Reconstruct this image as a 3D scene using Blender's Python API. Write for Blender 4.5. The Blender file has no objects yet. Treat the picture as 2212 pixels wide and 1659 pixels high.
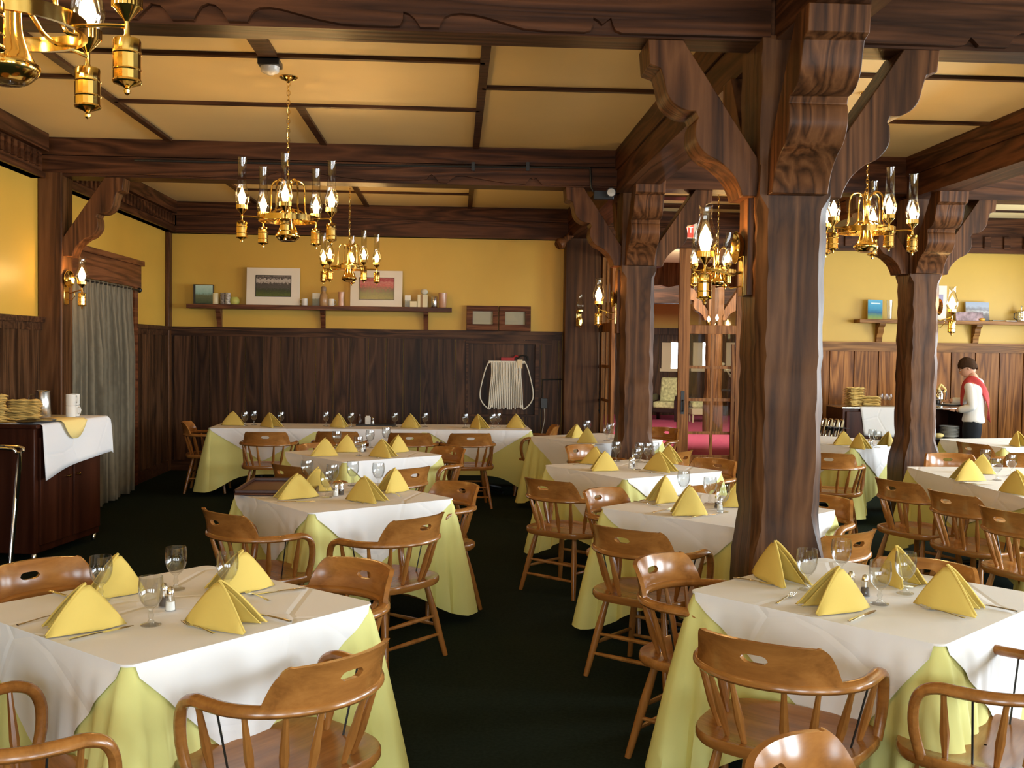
import bpy, bmesh, math, random
from mathutils import Vector, Matrix
sc = bpy.context.scene
COL = sc.collection
PI = math.pi
rnd = random.Random(7)
# ------------------------------------------------------------------ camera
F = 2250.0
CAM = Vector((0, 0, 1.70))
YAW, PITCH, ROLL = .0546302, -.0345168, -.01315756
def cam_axes():
    cy, sy, cp, sp = math.cos(YAW), math.sin(YAW), math.cos(PITCH), math.sin(PITCH)
    f = Vector((sy*cp, cy*cp, sp)); r = Vector((cy, -sy, 0)); d = f.cross(r)
    c, s = math.cos(ROLL), math.sin(ROLL)
    return c*r+s*d, -s*r+c*d, f
AR, AD, AF = cam_axes()
cd = bpy.data.cameras.new('camera'); cam = bpy.data.objects.new('camera', cd); COL.objects.link(cam)
cd.sensor_fit = 'HORIZONTAL'; cd.sensor_width = 36; cd.lens = 36*F/2212; cd.clip_end = 200
M4 = Matrix.Identity(4)
for i in range(3):
    M4[i][0] = AR[i]; M4[i][1] = -AD[i]; M4[i][2] = -AF[i]; M4[i][3] = CAM[i]
cam.matrix_world = M4
sc.camera = cam
def ray(x, y): return AR*((x-1106)/F)+AD*((y-829.5)/F)+AF
def atz(x, y, z):
    d = ray(x, y); return CAM+d*((z-CAM.z)/d.z)
def aty(x, y, Y):
    d = ray(x, y); return CAM+d*(Y/d.y)
def atx(x, y, X):
    d = ray(x, y); return CAM+d*(X/d.x)
# ------------------------------------------------------------------ world, view, daylight
w = bpy.data.worlds.new('world'); sc.world = w; w.use_nodes = True
w.node_tree.nodes['Background'].inputs[0].default_value = (.75, .87, 1, 1)
w.node_tree.nodes['Background'].inputs[1].default_value = .6
sc.view_settings.view_transform = 'Standard'; sc.view_settings.look = 'None'
sc.view_settings.gamma = 1; sc.view_settings.use_curve_mapping = False
sc.view_settings.exposure = 0.9
def area(name, loc, target, sx, sy, power, col):
    l = bpy.data.lights.new(name, 'AREA'); l.shape = 'RECTANGLE'; l.size = sx; l.size_y = sy
    l.energy = power; l.color = col
    o = bpy.data.objects.new(name, l); COL.objects.link(o); o.location = loc
    o.rotation_euler = (Vector(target)-Vector(loc)).to_track_quat('-Z', 'Y').to_euler(); return o
XR, YF = 8.6, -3.2                     # right window wall, wall behind the camera
WIN_R = [1.2, 4.0, 6.8, 9.6, 12.2]     # centres of the windows in the right wall (y)
WIN_F = [-2.2, .4, 3.0, 5.6]           # windows in the wall behind the camera (x)
DAY = (.82, .93, 1.0)
for y in WIN_R: area('daylight', (XR+.12, y, 1.95), (0, y, 2.6), 1.5, 1.7, (175 if y < 8 else 70), DAY)
for x in WIN_F: area('daylight', (x, YF-.12, 1.95), (x, 3, 2.4), 1.5, 1.7, 62, DAY)
# ------------------------------------------------------------------ materials
def mat(name):
    m = bpy.data.materials.new(name); m.use_nodes = True
    return m, m.node_tree, m.node_tree.nodes['Principled BSDF']
def nd(t, typ, **kw):
    n = t.nodes.new(typ)
    for k, v in kw.items(): setattr(n, k, v)
    return n
def ramp(t, stops):
    r = nd(t, 'ShaderNodeValToRGB'); e = r.color_ramp.elements
    while len(e) < len(stops): e.new(.5)
    for i, (p, c) in enumerate(stops): e[i].position = p; e[i].color = (*c, 1)
    return r
def plain(name, col, rough=.5, metal=0, bump=0, bscale=200, var=0, vscale=6, spec=None):
    m, t, b = mat(name)
    b.inputs['Roughness'].default_value = rough; b.inputs['Metallic'].default_value = metal
    b.inputs['Base Color'].default_value = (*col, 1)
    if spec is not None: b.inputs['Specular IOR Level'].default_value = spec
    tc = nd(t, 'ShaderNodeTexCoord')
    if var:
        n = nd(t, 'ShaderNodeTexNoise'); n.inputs['Scale'].default_value = vscale; n.inputs['Detail'].default_value = 4
        t.links.new(tc.outputs['Object'], n.inputs['Vector'])
        r = ramp(t, [(.3, tuple(c*(1-var) for c in col)), (.7, tuple(min(1, c*(1+var)) for c in col))])
        t.links.new(n.outputs['Fac'], r.inputs[0]); t.links.new(r.outputs[0], b.inputs['Base Color'])
    if bump:
        n = nd(t, 'ShaderNodeTexNoise'); n.inputs['Scale'].default_value = bscale; n.inputs['Detail'].default_value = 3
        t.links.new(tc.outputs['Object'], n.inputs['Vector'])
        bp = nd(t, 'ShaderNodeBump'); bp.inputs['Strength'].default_value = bump; bp.inputs['Distance'].default_value = .01
        t.links.new(n.outputs['Fac'], bp.inputs['Height']); t.links.new(bp.outputs[0], b.inputs['Normal'])
    return m
def wood(name, dark, mid, light, axis='z', scale=14, rough=.4, bump=.25, rot=(0, 0, 0), dist=5.0, plank=None, pvar=.35, ring=1.0, spec=.15):
    m, t, b = mat(name); b.inputs['Roughness'].default_value = rough; b.inputs['Specular IOR Level'].default_value = spec
    tc = nd(t, 'ShaderNodeTexCoord'); mp = nd(t, 'ShaderNodeMapping'); mp.inputs['Rotation'].default_value = rot
    s = {'x': (.07, 1, 1), 'y': (1, .07, 1), 'z': (1, 1, .07)}[axis]
    mp.inputs['Scale'].default_value = tuple(v*scale for v in s)
    src = tc.outputs['Object']
    if plank:
        ax, wd = plank                # shift the grain from board to board
        sp = nd(t, 'ShaderNodeSeparateXYZ'); t.links.new(src, sp.inputs[0])
        dv = nd(t, 'ShaderNodeMath', operation='DIVIDE'); dv.inputs[1].default_value = wd
        t.links.new(sp.outputs[ax.upper()], dv.inputs[0])
        fl = nd(t, 'ShaderNodeMath', operation='FLOOR'); t.links.new(dv.outputs[0], fl.inputs[0])
        wn = nd(t, 'ShaderNodeTexWhiteNoise', noise_dimensions='1D'); t.links.new(fl.outputs[0], wn.inputs['W'])
        ad = nd(t, 'ShaderNodeVectorMath', operation='MULTIPLY_ADD'); t.links.new(wn.outputs['Color'], ad.inputs[0])
        ad.inputs[1].default_value = (9, 9, 9); t.links.new(src, ad.inputs[2]); src = ad.outputs[0]
    t.links.new(src, mp.inputs['Vector'])
    n1 = nd(t, 'ShaderNodeTexNoise'); n1.inputs['Scale'].default_value = .35; n1.inputs['Detail'].default_value = 3; n1.inputs['Distortion'].default_value = .6
    t.links.new(mp.outputs[0], n1.inputs['Vector'])
    ml = nd(t, 'ShaderNodeMath', operation='MULTIPLY'); ml.inputs[1].default_value = dist*ring*3
    t.links.new(n1.outputs['Fac'], ml.inputs[0])
    fr = nd(t, 'ShaderNodeMath', operation='PINGPONG'); fr.inputs[1].default_value = 1.0
    t.links.new(ml.outputs[0], fr.inputs[0])
    n2 = nd(t, 'ShaderNodeTexNoise'); n2.inputs['Scale'].default_value = 3.5; n2.inputs['Detail'].default_value = 6; n2.inputs['Roughness'].default_value = .65
    t.links.new(mp.outputs[0], n2.inputs['Vector'])
    mx = nd(t, 'ShaderNodeMath', operation='MULTIPLY_ADD'); mx.inputs[1].default_value = .5
    t.links.new(fr.outputs[0], mx.inputs[0])
    m3 = nd(t, 'ShaderNodeMath', operation='MULTIPLY'); m3.inputs[1].default_value = .5; t.links.new(n2.outputs['Fac'], m3.inputs[0])
    t.links.new(m3.outputs[0], mx.inputs[2])
    r = ramp(t, [(.18, dark), (.5, mid), (.8, light)]); t.links.new(mx.outputs[0], r.inputs[0])
    out = r.outputs[0]
    if plank:
        hs = nd(t, 'ShaderNodeHueSaturation'); t.links.new(out, hs.inputs['Color'])
        mr = nd(t, 'ShaderNodeMapRange'); mr.inputs['To Min'].default_value = 1-pvar; mr.inputs['To Max'].default_value = 1+pvar
        t.links.new(wn.outputs['Value'], mr.inputs[0]); t.links.new(mr.outputs[0], hs.inputs['Value']); out = hs.outputs[0]
    t.links.new(out, b.inputs['Base Color'])
    bp = nd(t, 'ShaderNodeBump'); bp.inputs['Strength'].default_value = bump; bp.inputs['Distance'].default_value = .004
    t.links.new(mx.outputs[0], bp.inputs['Height']); t.links.new(bp.outputs[0], b.inputs['Normal'])
    return m
def emit(name, col, strength):
    m, t, b = mat(name); t.nodes.remove(b); e = nd(t, 'ShaderNodeEmission')
    e.inputs[0].default_value = (*col, 1); e.inputs[1].default_value = strength
    t.links.new(e.outputs[0], t.nodes['Material Output'].inputs[0]); return m
def glass(name, tint=(1, 1, 1), edge=1.0, gain=1.0):
    m, t, b = mat(name); t.nodes.remove(b)
    tr = nd(t, 'ShaderNodeBsdfTransparent')
    gl = nd(t, 'ShaderNodeBsdfGlossy'); gl.inputs['Roughness'].default_value = .03
    lw = nd(t, 'ShaderNodeLayerWeight'); lw.inputs[0].default_value = .5
    pw = nd(t, 'ShaderNodeMath', operation='POWER'); pw.inputs[1].default_value = 4.0; t.links.new(lw.outputs['Facing'], pw.inputs[0])
    tm_ = ramp(t, [(0, tint), (.45, tuple(c*.93 for c in tint)), (1, tuple(c*(1-.5*edge) for c in tint))]); t.links.new(pw.outputs[0], tm_.inputs[0]); t.links.new(tm_.outputs[0], tr.inputs[0])
    mu = nd(t, 'ShaderNodeMath', operation='MULTIPLY_ADD'); mu.inputs[1].default_value = .55*gain; mu.inputs[2].default_value = .045*gain; mu.use_clamp = True
    t.links.new(pw.outputs[0], mu.inputs[0])
    mx = nd(t, 'ShaderNodeMixShader'); t.links.new(mu.outputs[0], mx.inputs[0])
    t.links.new(tr.outputs[0], mx.inputs[1]); t.links.new(gl.outputs[0], mx.inputs[2])
    t.links.new(mx.outputs[0], t.nodes['Material Output'].inputs[0]); return m
TD, TM, TL = (.022, .008, .003), (.064, .023, .009), (.115, .043, .017)
beam_x = wood('fir_beam_x', TD, TM, TL, 'x', 13, .42, .35)
beam_y = wood('fir_beam_y', TD, TM, TL, 'y', 13, .42, .35)
post_m = wood('fir_post', (.030, .012, .005), (.085, .034, .012), (.135, .058, .022), 'z', 11, .42, .35)
brk_m = wood('fir_bracket', (.030, .012, .005), (.098, .037, .013), (.165, .066, .024), 'z', 13, .42, .35, (0, math.radians(38), 0))
trim_m = wood('dark_trim', (.02, .009, .005), (.06, .025, .012), (.10, .045, .02), 'x', 16, .4, .2)
panel_x = wood('dark_panel_x', (.020, .009, .005), (.055, .024, .011), (.095, .044, .021), 'z', 12, .38, .3, plank=('x', .235), pvar=.4)
panel_y = wood('dark_panel_y', (.028, .013, .006), (.070, .031, .013), (.115, .053, .024), 'z', 12, .38, .3, plank=('y', .30), pvar=.35)
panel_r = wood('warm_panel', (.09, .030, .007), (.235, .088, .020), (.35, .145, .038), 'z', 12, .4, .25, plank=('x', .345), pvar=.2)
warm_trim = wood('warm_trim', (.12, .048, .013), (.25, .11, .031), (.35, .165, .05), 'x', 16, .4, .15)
door_m = wood('door_fir', (.15, .055, .016), (.29, .115, .034), (.40, .17, .055), 'z', 14, .35, .15)
oak = wood('golden_oak', (.23, .088, .020), (.34, .138, .032), (.41, .175, .045), 'x', 26, .2, .02, dist=1.1, spec=.55)
oak_z = wood('golden_oak_upright', (.23, .088, .020), (.34, .138, .032), (.41, .175, .045), 'z', 26, .22, .02, dist=1.1, spec=.55)
cherry = wood('dark_cherry', (.024, .007, .004), (.042, .012, .006), (.06, .018, .009), 'z', 14, .3, .05, dist=2)
plaster = plain('yellow_plaster', (.60, .375, .062), .42, bump=.03, bscale=60, var=.04, vscale=1.5, spec=.3)
ceil_m = plain('cream_ceiling', (.84, .66, .34), .5, bump=.04, bscale=40, var=.05, vscale=.9)
carpet = plain('green_carpet', (.014, .024, .016), .95, bump=.8, bscale=500, var=.25, vscale=60, spec=.1)
pink = plain('rose_carpet', (.42, .075, .14), .95, bump=.5, bscale=300, var=.1, vscale=20, spec=.1)
white_c = plain('white_cloth', (.80, .79, .80), .75, bump=.3, bscale=5, spec=.2)
def creases(m):                      # sharp fold lines left by the laundry press
    t = m.node_tree; b = t.nodes['Principled BSDF']; tc = nd(t, 'ShaderNodeTexCoord'); v = nd(t, 'ShaderNodeTexVoronoi', feature='DISTANCE_TO_EDGE'); v.inputs['Scale'].default_value = 2.1
    t.links.new(tc.outputs['Object'], v.inputs['Vector']); mr = nd(t, 'ShaderNodeMapRange'); mr.inputs['From Max'].default_value = .035; t.links.new(v.outputs['Distance'], mr.inputs[0])
    bp = nd(t, 'ShaderNodeBump'); bp.inputs['Strength'].default_value = .35; bp.inputs['Distance'].default_value = .006; t.links.new(mr.outputs[0], bp.inputs['Height'])
    old = b.inputs['Normal'].links[0].from_socket; t.links.new(old, bp.inputs['Normal']); t.links.new(bp.outputs[0], b.inputs['Normal'])
creases(white_c)
yel_c = plain('yellow_cloth', (.70, .68, .26), .75, bump=.05, bscale=12, spec=.2)
nap_c = plain('yellow_napkin', (.66, .49, .125), .75, bump=.05, bscale=60, spec=.2)
brass = plain('polished_brass', (.83, .56, .17), .13, 1, bump=.02, bscale=30)
chrome = plain('chrome', (.82, .82, .84), .09, 1)
steel = plain('steel', (.72, .71, .68), .22, 1)
black_m = plain('black_metal', (.012, .012, .012), .4)
black_p = plain('black_plastic', (.015, .014, .014), .35)
glass_m = glass('clear_glass', (.95, .96, .96), 1.2, 1.9)
chim_m = glass('chimney_glass', (.97, .96, .94), 1.0, 1.5)
pane_m = glass('pane_glass', (.93, .95, .93), .3, 1.0)
flame_m = emit('lit_bulb', (1, .60, .22), 108)
lobby_glow = emit('window_daylight', (.85, .93, 1), 6)
china = plain('white_china', (.75, .72, .66), .25)
mat_white = plain('mat_board', (.78, .72, .62), .8)
rope_m = plain('white_rope', (.74, .68, .56), .9, bump=.4, bscale=150)
# ------------------------------------------------------------------ mesh helper
class MB:
    def __init__(s): s.v = []; s.f = []
    def add(s, v, f):
        o = len(s.v); s.v += [tuple(p) for p in v]; s.f += [tuple(i+o for i in q) for q in f]; return s
    def box(s, x0, x1, y0, y1, z0, z1):
        return s.add([(x0, y0, z0), (x1, y0, z0), (x1, y1, z0), (x0, y1, z0), (x0, y0, z1), (x1, y0, z1), (x1, y1, z1), (x0, y1, z1)],
                     [(0, 3, 2, 1), (4, 5, 6, 7), (0, 1, 5, 4), (1, 2, 6, 5), (2, 3, 7, 6), (3, 0, 4, 7)])
    def lathe(s, prof, n=16, c=(0, 0, 0), M=None):
        v = []; f = []
        for r, z in prof:
            for k in range(n):
                a = 2*PI*k/n; p = Vector((r*math.cos(a), r*math.sin(a), z))
                if M: p = M @ p
                v.append((p.x+c[0], p.y+c[1], p.z+c[2]))
        m = len(prof)
        for i in range(m-1):
            for k in range(n): f.append((i*n+k, i*n+(k+1) % n, (i+1)*n+(k+1) % n, (i+1)*n+k))
        if prof[0][0] > 1e-4: f.append(tuple(range(n-1, -1, -1)))
        if prof[-1][0] > 1e-4: f.append(tuple((m-1)*n+k for k in range(n)))
        return s.add(v, f)
    def shell(s, prof, n=16, c=(0, 0, 0)):      # open lathe, no caps
        v = []; f = []
        for r, z in prof:
            for k in range(n):
                a = 2*PI*k/n; v.append((r*math.cos(a)+c[0], r*math.sin(a)+c[1], z+c[2]))
        for i in range(len(prof)-1):
            for k in range(n): f.append((i*n+k, i*n+(k+1) % n, (i+1)*n+(k+1) % n, (i+1)*n+k))
        return s.add(v, f)
    def rod(s, a, b, prof, n=10):             # turned rod from a to b: prof = [(r, t)]
        a, b = Vector(a), Vector(b); d = b-a; L = d.length
        q = d.to_track_quat('Z', 'Y').to_matrix()
        return s.lathe([(r, t*L) for r, t in prof], n, a, q)
    def tube(s, pts, r, n=8, rz=None, closed=False):   # swept with a parallel-transported frame
        P = [Vector(p) for p in pts]; m = len(P); v = []; f = []; x = None
        for i, p in enumerate(P):
            d = (P[(i+1) % m]-P[i-1]) if closed else (P[min(i+1, m-1)]-P[max(i-1, 0)])
            d.normalize()
            if x is None:
                x = d.cross(Vector((0, 0, 1)))
                if x.length < .2: x = d.cross(Vector((0, 1, 0)))
            else: x = x-d*x.dot(d)
            x.normalize(); y = x.cross(d)
            rr = r[i] if isinstance(r, (list, tuple)) else r
            r2 = (rz[i] if isinstance(rz, (list, tuple)) else rz) if rz else rr
            for k in range(n):
                a = 2*PI*k/n; v.append(tuple(p+x*(rr*math.cos(a))+y*(r2*math.sin(a))))
        for i in range(m if closed else m-1):
            j = (i+1) % m
            for k in range(n): f.append((i*n+k, i*n+(k+1) % n, j*n+(k+1) % n, j*n+k))
        if not closed: f.append(tuple(range(n-1, -1, -1))); f.append(tuple((m-1)*n+k for k in range(n)))
        return s.add(v, f)
    def prism(s, poly, y0, y1):               # poly in xz, extruded along y
        n = len(poly); v = [(x, y0, z) for x, z in poly]+[(x, y1, z) for x, z in poly]
        f = [tuple(range(n)), tuple(range(2*n-1, n-1, -1))]
        for i in range(n): j = (i+1) % n; f.append((i, i+n, j+n, j))
        return s.add(v, f)
    def grid(s, rows):
        o = len(rows[0]); v = [p for r in rows for p in r]; f = []
        for i in range(len(rows)-1):
            for k in range(o-1): f.append((i*o+k, i*o+k+1, (i+1)*o+k+1, (i+1)*o+k))
        return s.add(v, f)
    def sphere(s, c, r, n=12, m=8, sq=(1, 1, 1)):
        pr = [(max(1e-5, r*math.sin(PI*i/m)), -r*math.cos(PI*i/m)) for i in range(m+1)]
        M = Matrix.Diagonal((sq[0], sq[1], sq[2])); return s.lathe(pr, n, c, M)
    def xf(s, M): s.v = [tuple(M @ Vector(p)) for p in s.v]; return s
    def build(s, name, m, parent=None, ang=40, bevel=0, solid=0, fix=True):
        me = bpy.data.meshes.new(name); me.from_pydata(s.v, [], s.f); me.update()
        if fix:
            bm = bmesh.new(); bm.from_mesh(me); bmesh.ops.remove_doubles(bm, verts=bm.verts, dist=1e-6)
            bmesh.ops.recalc_face_normals(bm, faces=bm.faces); bm.to_mesh(me); bm.free()
        for p in me.polygons: p.use_smooth = True
        me.set_sharp_from_angle(angle=math.radians(ang))
        if m: me.materials.append(m)
        o = bpy.data.objects.new(name, me); COL.objects.link(o)
        if parent: o.parent = parent
        if solid: md = o.modifiers.new('solid', 'SOLIDIFY'); md.thickness = solid; md.offset = -1
        if bevel:
            md = o.modifiers.new('bevel', 'BEVEL'); md.width = bevel; md.segments = 2; md.limit_method = 'ANGLE'
        return o
def catmull(P, n=6):
    out = []; m = len(P)
    for i in range(m-1):
        p0, p1, p2, p3 = (Vector(P[max(i-1, 0)]), Vector(P[i]), Vector(P[i+1]), Vector(P[min(i+2, m-1)]))
        for k in range(n):
            t = k/n
            out.append(tuple(.5*((2*p1)+(p2-p0)*t+(2*p0-5*p1+4*p2-p3)*t*t+(3*p1-p0-3*p2+p3)*t**3)))
    out.append(tuple(P[-1])); return out
def tag(o, label=None, cat=None, group=None, kind=None):
    if label: o['label'] = label
    if cat: o['category'] = cat
    if group: o['group'] = group
    if kind: o['kind'] = kind
    return o
def empty(name, loc=(0, 0, 0), rz=0):
    o = bpy.data.objects.new(name, None); COL.objects.link(o); o.location = loc; o.rotation_euler = (0, 0, rz)
    o.empty_display_size = .1; return o
KIDS = {}
def kids(o): return [c for c in bpy.data.objects if c.parent == o]
def dup(root, loc, rz=0, label=None, group=None, cat=None):
    if root.name not in KIDS: KIDS[root.name] = [(c, kids(c)) for c in kids(root)]
    r = root.copy(); COL.objects.link(r); r.location = loc; r.rotation_euler = (0, 0, rz)
    if label: r['label'] = label
    if group: r['group'] = group
    for c, gs in KIDS[root.name]:
        d = c.copy(); COL.objects.link(d); d.parent = r
        for g in gs: e = g.copy(); COL.objects.link(e); e.parent = d
    return r
def proto(root, rz=0):
    """first use moves the prototype itself, later uses copy it"""
    state = {'first': True}
    def place(loc, rz=0, label=None, group=None):
        if state['first']:
            state['first'] = False
            if root.name not in KIDS: KIDS[root.name] = [(c, kids(c)) for c in kids(root)]
            root.location = loc; root.rotation_euler = (0, 0, rz)
            if label: root['label'] = label
            if group: root['group'] = group
            return root
        return dup(root, loc, rz, label, group)
    return place
def struct(o, label=None, cat=None): return tag(o, label, cat, kind='structure')
# ------------------------------------------------------------------ room shell
XL, YB, ZC = -3.85, 14.2, 3.58
RAIL, RAILR = 1.93, 1.85
LBY = 27.0
o = MB().box(XL-.15, XR+.15, YF-.15, YB+.15, -.12, 0).build('floor', carpet); struct(o, 'dark green carpet under all the tables', 'floor')
o = MB().box(XL-.15, XR+.15, YF-.15, YB+.15, ZC, ZC+.12).build('ceiling', ceil_m); struct(o, 'cream panelled ceiling between the dark beams', 'ceiling')
o = MB().box(XL-.15, XL, YF, YB, 0, ZC).build('wall_left', plaster); struct(o, 'yellow left wall above dark wainscot', 'wall')
DX0, DX1, DZ = 1.95, 3.98, 3.12          # lobby doorway
b = MB().box(XL, DX0, YB, YB+.15, 0, ZC).box(DX1, XR, YB, YB+.15, 0, ZC).box(DX0, DX1, YB, YB+.15, DZ, ZC)
struct(b.build('wall_back', plaster, fix=False), 'yellow back wall above dark wainscot', 'wall')
b = MB()
ys = [YF]+[v for y in WIN_R for v in (y-.75, y+.75)]+[YB]
for i in range(0, len(ys), 2): b.box(XR, XR+.15, ys[i], ys[i+1], 1.1, 2.8)
b.box(XR, XR+.15, YF, YB, 0, 1.1).box(XR, XR+.15, YF, YB, 2.8, ZC)
struct(b.build('wall_right', plaster, fix=False), 'window wall on the right side of the room', 'wall')
b = MB(); xs = [XL]+[v for x in WIN_F for v in (x-.75, x+.75)]+[XR]
for i in range(0, len(xs), 2): b.box(xs[i], xs[i+1], YF-.15, YF, 1.1, 2.8)
b.box(XL, XR, YF-.15, YF, 0, 1.1).box(XL, XR, YF-.15, YF, 2.8, ZC)
struct(b.build('wall_front', plaster, fix=False), 'window wall behind the viewer', 'wall')
# lobby shell behind the doorway
struct(MB().box(-4, 12, YB+.15, LBY+.1, -.12, 0).build('floor_lobby', pink), 'rose pink carpet of the lobby', 'floor')
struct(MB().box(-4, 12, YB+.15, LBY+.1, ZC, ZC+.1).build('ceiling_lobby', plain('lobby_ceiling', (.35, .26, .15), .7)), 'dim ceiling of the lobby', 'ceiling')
b = MB().box(-4, 12, LBY, LBY+.1, 0, ZC).box(-4.1, -4, YB+.15, LBY, 0, ZC).box(12, 12.1, YB+.15, LBY, 0, ZC)
struct(b.build('wall_lobby', plaster, fix=False), 'yellow wall at the far end of the lobby', 'wall')
LR = aty(1435, 713, LBY).z
b = MB(); k = 0
while -4+k*.3 < 12: b.box(-4+k*.3+.004, -4+k*.3+.296, LBY-.03, LBY, 0, LR-.1); k += 1
b.box(-4, 12, LBY-.08, LBY, LR-.12, LR+.05)
struct(b.build('wall_lobby_wainscot', panel_x, fix=False), 'dark board wainscot at the far end of the lobby', 'wall')
for px0, px1, i in ((1449, 1462, 1), (1517, 1523, 2), (1588, 1592, 3)):
    a, c = aty(px0, 740, LBY), aty(px1, 796, LBY)
    wn = MB().box(a.x, c.x, LBY-.06, LBY-.04, c.z, a.z).build('window_%d' % i, lobby_glow, fix=False)
    struct(wn, 'bright narrow window in the far lobby wall', 'window')
    MB().box(a.x-.25, a.x, LBY-.07, LBY-.03, c.z, a.z).box(a.x-.3, c.x+.06, LBY-.1, LBY-.03, c.z-.08, c.z).build('window_casing', plain('casing%d' % i, (.55, .45, .28), .5), wn, fix=False)
area('lobby_fill', (4.5, 18.6, 3.35), (4.5, 27, 1.0), 5, 1.2, 420, (1, .92, .76))  # added fill lamp without a fitting, brightens the lobby and its far wall

def fluted_boards(b, axis, a0, a1, pitch, face, dz0, dz1, out, batten=0):
    k = math.floor(a0/pitch)
    while k*pitch < a1:
        s, e = max(a0, k*pitch+.004), min(a1, (k+1)*pitch-.004)
        if e-s > .02:
            if axis == 'x': b.box(s, e, face-out, face, dz0, dz1)
            else: b.box(face, face+out, s, e, dz0, dz1)
        if batten and a0 < k*pitch < a1:
            c = k*pitch
            if axis == 'x': b.box(c-batten, c+batten, face-out*2, face, dz0, dz1)
            else: b.box(face, face+out*2, c-batten, c+batten, dz0, dz1)
        k += 1
    return b
# back wall wainscot with the recess for the escape ladder
na, nb_ = aty(1012, 742, YB), aty(1154, 886, YB)
NX0, NX1, NZ0, NZ1 = na.x, nb_.x, nb_.z-.06, na.z
b = MB()
fluted_boards(b, 'x', XL, NX0, .235, YB, .14, RAIL-.06, .03)
fluted_boards(b, 'x', NX0, NX1, .235, YB, .14, NZ0, .03); fluted_boards(b, 'x', NX1, 1.45, .235, YB, .14, RAIL-.06, .03)
fluted_boards(b, 'x', NX0, NX1, .235, YB, NZ1, RAIL-.06, .03); b.box(NX0, NX1, YB-.006, YB, NZ0, NZ1)
struct(b.build('wall_back_wainscot', panel_x, fix=False), 'dark vertical board wainscot on the back wall', 'wall')
b = MB().box(XL, 1.45, YB-.07, YB, RAIL-.05, RAIL).box(XL, 1.45, YB-.045, YB, RAIL-.12, RAIL-.05).box(XL, 1.45, YB-.045, YB, 0, .14)
b.box(NX0-.04, NX1+.22, YB-.06, YB, NZ1, NZ1+.05).box(NX0-.03, NX0, YB-.05, YB, NZ0, NZ1).box(NX1, NX1+.05, YB-.07, YB, NZ0, NZ1).box(NX0, NX1, YB-.06, YB, NZ0-.03, NZ0)
struct(b.build('trim_1', trim_m, fix=False), 'dark chair rail and base board on the back wall', 'trim')
# right half of the back wall
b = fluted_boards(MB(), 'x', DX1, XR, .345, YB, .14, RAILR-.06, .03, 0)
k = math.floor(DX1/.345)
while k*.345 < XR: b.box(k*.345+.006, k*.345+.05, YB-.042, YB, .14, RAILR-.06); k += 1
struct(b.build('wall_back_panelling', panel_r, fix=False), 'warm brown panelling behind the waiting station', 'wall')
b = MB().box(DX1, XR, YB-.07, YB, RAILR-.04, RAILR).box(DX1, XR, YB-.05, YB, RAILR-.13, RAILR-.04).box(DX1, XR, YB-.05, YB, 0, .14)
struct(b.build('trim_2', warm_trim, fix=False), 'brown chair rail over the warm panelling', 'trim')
# left wall
DY0, DY1 = 10.55, 12.55                   # curtained doorway in the left wall
b = fluted_boards(MB(), 'y', YF, DY0-.12, .30, XL, .14, RAIL-.06, .025, .012); fluted_boards(b, 'y', DY1+.12, YB, .30, XL, .14, RAIL-.06, .025, .012)
struct(b.build('wall_left_wainscot', panel_y, fix=False), 'dark panelled wainscot on the left wall', 'wall')
b = MB()
for s, e in ((YF, DY0-.12), (DY1+.12, YB)): b.box(XL, XL+.07, s, e, RAIL-.05, RAIL).box(XL, XL+.045, s, e, RAIL-.12, RAIL-.05).box(XL, XL+.045, s, e, 0, .14)
struct(b.build('trim_3', trim_m, fix=False), 'dark chair rail on the left wall', 'trim')
hd = atx(150, 590, XL+.05)
b = MB().box(XL, XL+.06, DY0-.14, DY0, 0, 2.62).box(XL, XL+.06, DY1, DY1+.14, 0, 2.62).box(XL, XL+.08, DY0-.2, DY1+.2, 2.36, 2.66).box(XL, XL+.11, DY0-.24, DY1+.24, 2.62, 2.68)
struct(b.build('door_1', wood('door_red', (.06, .018, .008), (.14, .045, .018), (.21, .075, .03), 'y', 14, .35, .1), fix=False), 'red brown door frame behind the grey curtain', 'door')
b = MB().box(XL+.005, XL+.012, DY0, DY1, 0, 1.75)  # thin black sheet on the wall stands in for the shade inside the doorway
struct(b.build('door_shade', black_p, fix=False), 'black sheet for the darkness in the doorway behind the grey curtain', 'door')
# cornices
def cornice_y(name, y0, y1, lab):
    b = MB().box(XL, XL+.16, y0, y1, 3.42, ZC).box(XL, XL+.10, y0, y1, 3.18, 3.42).box(XL, XL+.13, y0, y1, 3.18, 3.23)
    y = y0+.05
    while y < y1-.08: b.box(XL+.10, XL+.135, y, y+.06, 3.27, 3.40); y += .13
    struct(b.build(name, beam_y, fix=False), lab, 'trim')
cornice_y('trim_4', 5.2, 9.7, 'dentilled cornice above the left wall, nearer bay')
cornice_y('trim_5', 10.15, YB, 'dentilled cornice above the left wall, far bay')
b = MB().box(XL, 1.6, YB-.10, YB, 3.17, 3.42).box(XL, 1.6, YB-.16, YB, 3.40, ZC).box(XL, 1.6, YB-.13, YB, 3.17, 3.21)
struct(b.build('trim_6', beam_x, fix=False), 'carved cornice over the back wall', 'trim')
b = MB().box(DX1-2.3, XR, YB-.10, YB, 3.10, 3.38).box(DX1-2.3, XR, YB-.16, YB, 3.36, ZC)
x = 4.2
while x < XR:
    b.box(x, x+.09, YB-.13, YB, 3.16, 3.32); x += .28
struct(b.build('trim_7', beam_x, fix=False), 'carved cornice over the right part of the back wall', 'trim')
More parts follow.
